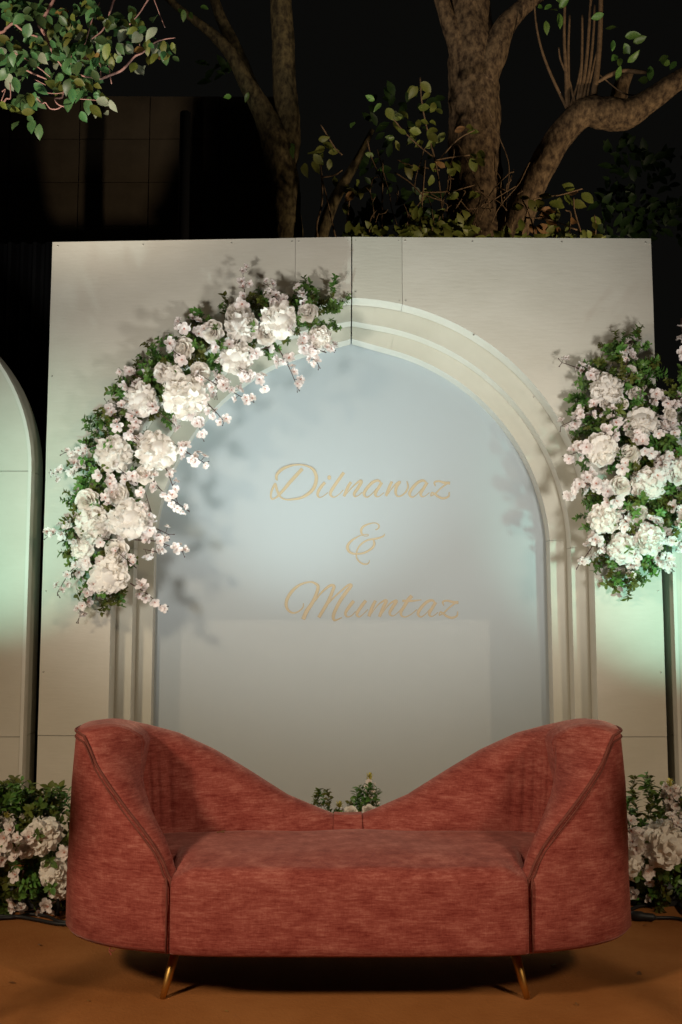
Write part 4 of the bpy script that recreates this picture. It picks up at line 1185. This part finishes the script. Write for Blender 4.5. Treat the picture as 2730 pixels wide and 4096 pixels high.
# low weeds along the bank top, and the dark mass of bushes behind
def weeds(name, label, spots, mt, seed, size):
    rnd = random.Random(seed)
    q = MB()
    for (x0, x1, y0, y1, Y, n) in spots:
        for _ in range(n):
            p = at(rnd.uniform(x0, x1), rnd.uniform(y0, y1), Y + rnd.uniform(-.25, .25))
            d = Vector((rnd.uniform(-1, 1), rnd.uniform(-.8, .4), rnd.uniform(-.6, 1))).normalized()
            side = d.cross(Vector((rnd.uniform(-.4, .4), -1, rnd.uniform(-.3, .3)))).normalized()
            L = size * rnd.uniform(.7, 1.3)
            leaf_patch(q, p, d, side, side.cross(d), L, L * .26)
    o = q.build(name, mt, None, True); o['kind'] = 'stuff'; o['label'] = label; o['category'] = 'undergrowth'
    return o
weeds('undergrowth', 'low leafy weeds peeping over the top edge of the backdrop', [(1380, 2000, 915, 990, 7.0, 90), (2000, 2420, 925, 990, 7.0, 50), (1640, 1760, 865, 960, 6.9, 26), (1780, 1890, 870, 960, 6.9, 26)], M['leaf_y'], 12, .085)
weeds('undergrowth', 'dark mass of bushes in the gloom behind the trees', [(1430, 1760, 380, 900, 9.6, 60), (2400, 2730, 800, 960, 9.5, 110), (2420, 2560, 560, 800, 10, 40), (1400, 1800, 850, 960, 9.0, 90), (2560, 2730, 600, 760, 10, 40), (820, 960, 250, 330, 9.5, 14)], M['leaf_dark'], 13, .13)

# overhanging leafy branch, top left; its own trunk stands outside the frame
BY = 4.55
br = thing('tree', 'leafy branch with broad green leaves hanging into the top left corner', 'tree', (-2.75, 4.9, 0))
def b1(*l): return [(x * .459, y * .459, r) for x, y, r in l]
limbs = [b1((-700, 250, 45), (-300, 300, 32), (0, 285, 14), (60, 245, 13), (120, 205, 13), (180, 250, 12), (250, 292, 10), (330, 320, 8)),
         b1((520, -200, 26), (470, 0, 18), (430, 70, 17), (395, 140, 17), (345, 210, 19), (375, 265, 19), (415, 350, 14), (470, 470, 10), (560, 600, 7), (640, 680, 5)),
         b1((1080, -150, 16), (1000, -10, 12), (955, 125, 9), (900, 260, 7), (800, 340, 5)),
         b1((560, 600, 8), (720, 660, 9), (870, 685, 11), (960, 655, 12), (1060, 615, 12), (1120, 555, 11), (1180, 490, 10), (1250, 455, 9), (1350, 370, 7), (1450, 340, 5), (1530, 330, 3)),
         b1((-300, 640, 20), (-40, 880, 14), (30, 890, 10), (60, 860, 8), (95, 850, 6), (90, 720, 6)), b1((90, 440, 6), (220, 510, 6), (340, 590, 5), (440, 670, 5)),
         b1((210, 600, 8), (290, 640, 9), (410, 690, 7)), b1((285, 820, 5), (330, 860, 6), (370, 900, 7), (400, 895, 6), (440, 945, 6), (500, 950, 6), (550, 920, 5)),
         b1((560, 790, 6), (540, 850, 9), (480, 860, 8), (510, 910, 7), (560, 930, 6)), b1((880, 670, 5), (875, 560, 5), (790, 550, 5)), b1((1320, -40, 7), (1280, 20, 7), (1215, 120, 6), (1130, 215, 5)), b1((625, 470, 4), (620, 560, 4)),
         b1((870, 20, 6), (820, 130, 6), (760, 330, 5), (730, 450, 5), (780, 540, 5)), b1((1340, -20, 5), (1400, 140, 4), (1440, 240, 4)), b1((1220, 380, 4), (1215, 430, 4), (1195, 460, 4)), b1((20, 800, 5), (50, 780, 4), (15, 880, 5)),
         b1((300, 690, 4), (400, 740, 4)), b1((415, 810, 4), (500, 815, 4), (600, 800, 4)), b1((660, 860, 4), (800, 870, 4), (960, 890, 4)), b1((950, 560, 5), (960, 640, 5), (975, 730, 5))]
q = MB()
for l in limbs:
    c = crom(pxpath([(x, y, r * .44) for x, y, r in l], BY), 5)
    q.tube([Vector(p[:3]) - br.location for p in c], [p[3] for p in c], 8)
# boughs joining the twigs to the trunk
P = lambda x, y: at(x * .459, y * .459, BY) - br.location
q.tube([Vector((.05, .0, 4.6)), Vector((.5, -.2, 4.75)), P(520, -200)], [.07, .05, .02], 8)
q.tube([Vector((.05, .0, 4.2)), Vector((.4, -.15, 4.35)), P(-700, 250)], [.06, .045, .02], 8)
q.tube([Vector((.05, .0, 4.8)), Vector((.9, -.25, 5.1)), P(1080, -150)], [.06, .04, .01], 8)
q.tube([Vector((.05, .0, 3.8)), Vector((.4, -.15, 3.85)), P(-300, 640)], [.05, .035, .012], 8)
q.tube([Vector((.9, -.25, 5.1)), P(1320, -100), P(1320, -40)], [.03, .01, .005], 8)
q.build('branch', M['pinktwig'], br, True)
q = trunk_mesh([[(-2.75, 4.9, -.02, .19), (-2.74, 4.9, .3, .15), (-2.78, 4.92, 1.5, .13), (-2.73, 4.9, 3.0, .12), (-2.75, 4.9, 4.4, .10), (-2.7, 4.95, 5.6, .06)]], 16, .05, 2.0)
for v in q.v: v -= br.location
q.build('trunk', M['bark'], br, True)
rnd = random.Random(15)
nleaf = 0
regions = [  # crop pixels, leaf count, weights of top / pale / dry
    (0, 420, -20, 150, 34, .03), (170, 420, 60, 210, 14, .0), (400, 640, 90, 280, 20, .05), (620, 900, -10, 300, 40, .12), (880, 1150, 130, 330, 22, .35), (1040, 1280, 200, 390, 20, .4), (1140, 1400, 100, 260, 7, .7),
    (0, 140, 340, 480, 12, .05), (300, 640, 320, 520, 34, .08), (640, 900, 300, 520, 34, .08), (880, 1100, 330, 520, 18, .25), (0, 300, 420, 740, 34, .15), (400, 760, 500, 800, 36, .05), (600, 900, 560, 860, 34, .05),
    (0, 120, 880, 1000, 7, .1), (110, 320, 780, 900, 10, .0), (660, 960, 840, 980, 10, .55), (1240, 1530, 330, 500, 22, .6), (1130, 1250, 520, 600, 5, .8), (160, 360, 900, 1120, 8, .0), (1080, 1160, 40, 110, 4, .5), (230, 330, 230, 340, 3, .7)]
for x0, x1, y0, y1, nn, pale in regions:
    for _ in range(int(nn * .95)):
        x, y = rnd.uniform(x0, x1) * .459, rnd.uniform(y0, y1) * .459
        r_ = rnd.random()
        kd = 'pale' if r_ < pale * .6 else ('dry' if r_ > .98 else ('yellow' if r_ > .78 else 'top'))
        put_leaf(br, at(x, y, BY + rnd.uniform(-.16, .30)), rnd.uniform(.042, .078), kd, rnd, .9); nleaf += 1

# ------------------------------------------------------------------ dim boundary wall and dark fence at the left
wall = thing('boundary_wall', 'dim brown panelled wall in the gloom at the left behind the backdrop', 'wall', (-2.2, 10.0, 0))
q = MB(); q.box((-4.2, .02, 0), (1.663, .25, 6.6)); q.build('wall_core', M['joint'], wall)
pm = None
pw, ph_ = .44 * 1.6, .46
for r_ in range(14):
    for c_ in range(8):
        x = -4.2 + c_ * .733; z = r_ * .4714
        if z < 3.2: 
            continue
        if pm is None:
            q = MB(); q.box((0, -.012, 0), (.723, .02, .4614)); pm = mesh('wall_panel', q.v, q.f, M['wallblock'])
        obj('wall_panel', pm, wall, (x, rnd.uniform(-.006, .004), z))
q = MB(); q.box((-4.2, -.012, 0), (1.660, .02, 3.28)); q.build('lower_cladding', M['wallblock'], wall)
pole = thing('lamp_post', 'dark slender post standing before the dim wall', 'post', (at(735, 900, 9.2).x, 9.2, 0))
q = MB(); q.tube([(0, 0, 0), (0, 0, 3), (0, 0, 6.0)], [.07, .06, .05], 10); q.build('shaft', M['black'], pole, True)
q = MB(); q.lathe([(.10, 0), (.10, .05), (.075, .10), (.0, .10)], 12); q.build('base', M['black'], pole, True)

fence = thing('corrugated_fence', 'dark ribbed sheet fence behind the left side panel', 'fence', (-3.0, 6.3, 0))
for k in range(6):                 # six overlapping ribbed sheets
    vs, fs = [], []
    n = 40
    for i in range(n + 1):
        x = .82 * i / n
        y = .022 * (1 if (i // 2) % 2 else -1) * (.5 + .5 * mnoise.noise((k * 3.1, i * .7, 0)) + .3) + (.012 if k % 2 else 0)
        vs += [(x, y, .02), (x + .004 * mnoise.noise((i, 0, 1)), y, 3.60)]
    for i in range(n): fs.append((2 * i, 2 * i + 2, 2 * i + 3, 2 * i + 1))
    obj('sheet', mesh('sheet', vs, fs, M['fence']), fence, (-1.9 + k * .80, 0, 0))
q = MB(); q.box((-1.9, .05, .6), (2.95, .09, .66)); q.box((-1.9, .05, 3.0), (2.95, .09, 3.06)); q.build('rail', M['fence'], fence)

# ------------------------------------------------------------------ small litter
rnd = random.Random(77)
def litter(name, cat, lst, grp):
    for px, py, sz, kd, lab in lst:
        p = fl_(px, py, .010)
        t = obj(name, LEAFM[kd][rnd.randrange(4)], None, p, (rnd.uniform(-.15, .15), rnd.uniform(-.15, .15), rnd.uniform(0, 6)), sz)
        tag(t, lab, cat, grp)
litter('fallen_leaf', 'leaf', [
    (35, 3930, .022, 'dry', 'tiny dry leaf scrap on the carpet nearest the left frame edge'), (350, 4003, .015, 'dry', 'tiny dry leaf scrap on the carpet left of the left front leg'),
    (2555, 3885, .03, 'dry', 'dry leaf scrap on the carpet below the right end of the sofa'), (2590, 3700, .016, 'dry', 'tiny dry leaf scrap beside the plug of the right cable'),
    (2230, 3860, .03, 'dry', 'dry leaf scrap just right of the right front leg'), (630, 3890, .028, 'dry', 'dry leaf scrap close beside the left front leg'),
    (160, 3780, .02, 'dry', 'tiny dry leaf scrap on the carpet below the left cables'), (2300, 4010, .014, 'dry', 'tiny dry leaf scrap right of the right leg tip near the bottom edge'),
    (900, 4040, .012, 'dry', 'tiny dry leaf scrap at the bottom edge left of the middle')], 'scraps on the carpet')
p = at(868, 3332, 3.52)
o = obj('dry_twig', None) if False else None
q = MB(); q.tube([(0, 0, 0), (.012, .004, .002), (.026, -.002, .001)], .0022, 5); q.tube([(.012, .004, .002), (.03, .01, .006)], .0015, 5)
o = q.build('dry_twig', M['leaf_dry'], None, False, (p.x, p.y, ZS + .012)); tag(o, 'tiny dry twig lying at the back of the sofa seat', 'twig')
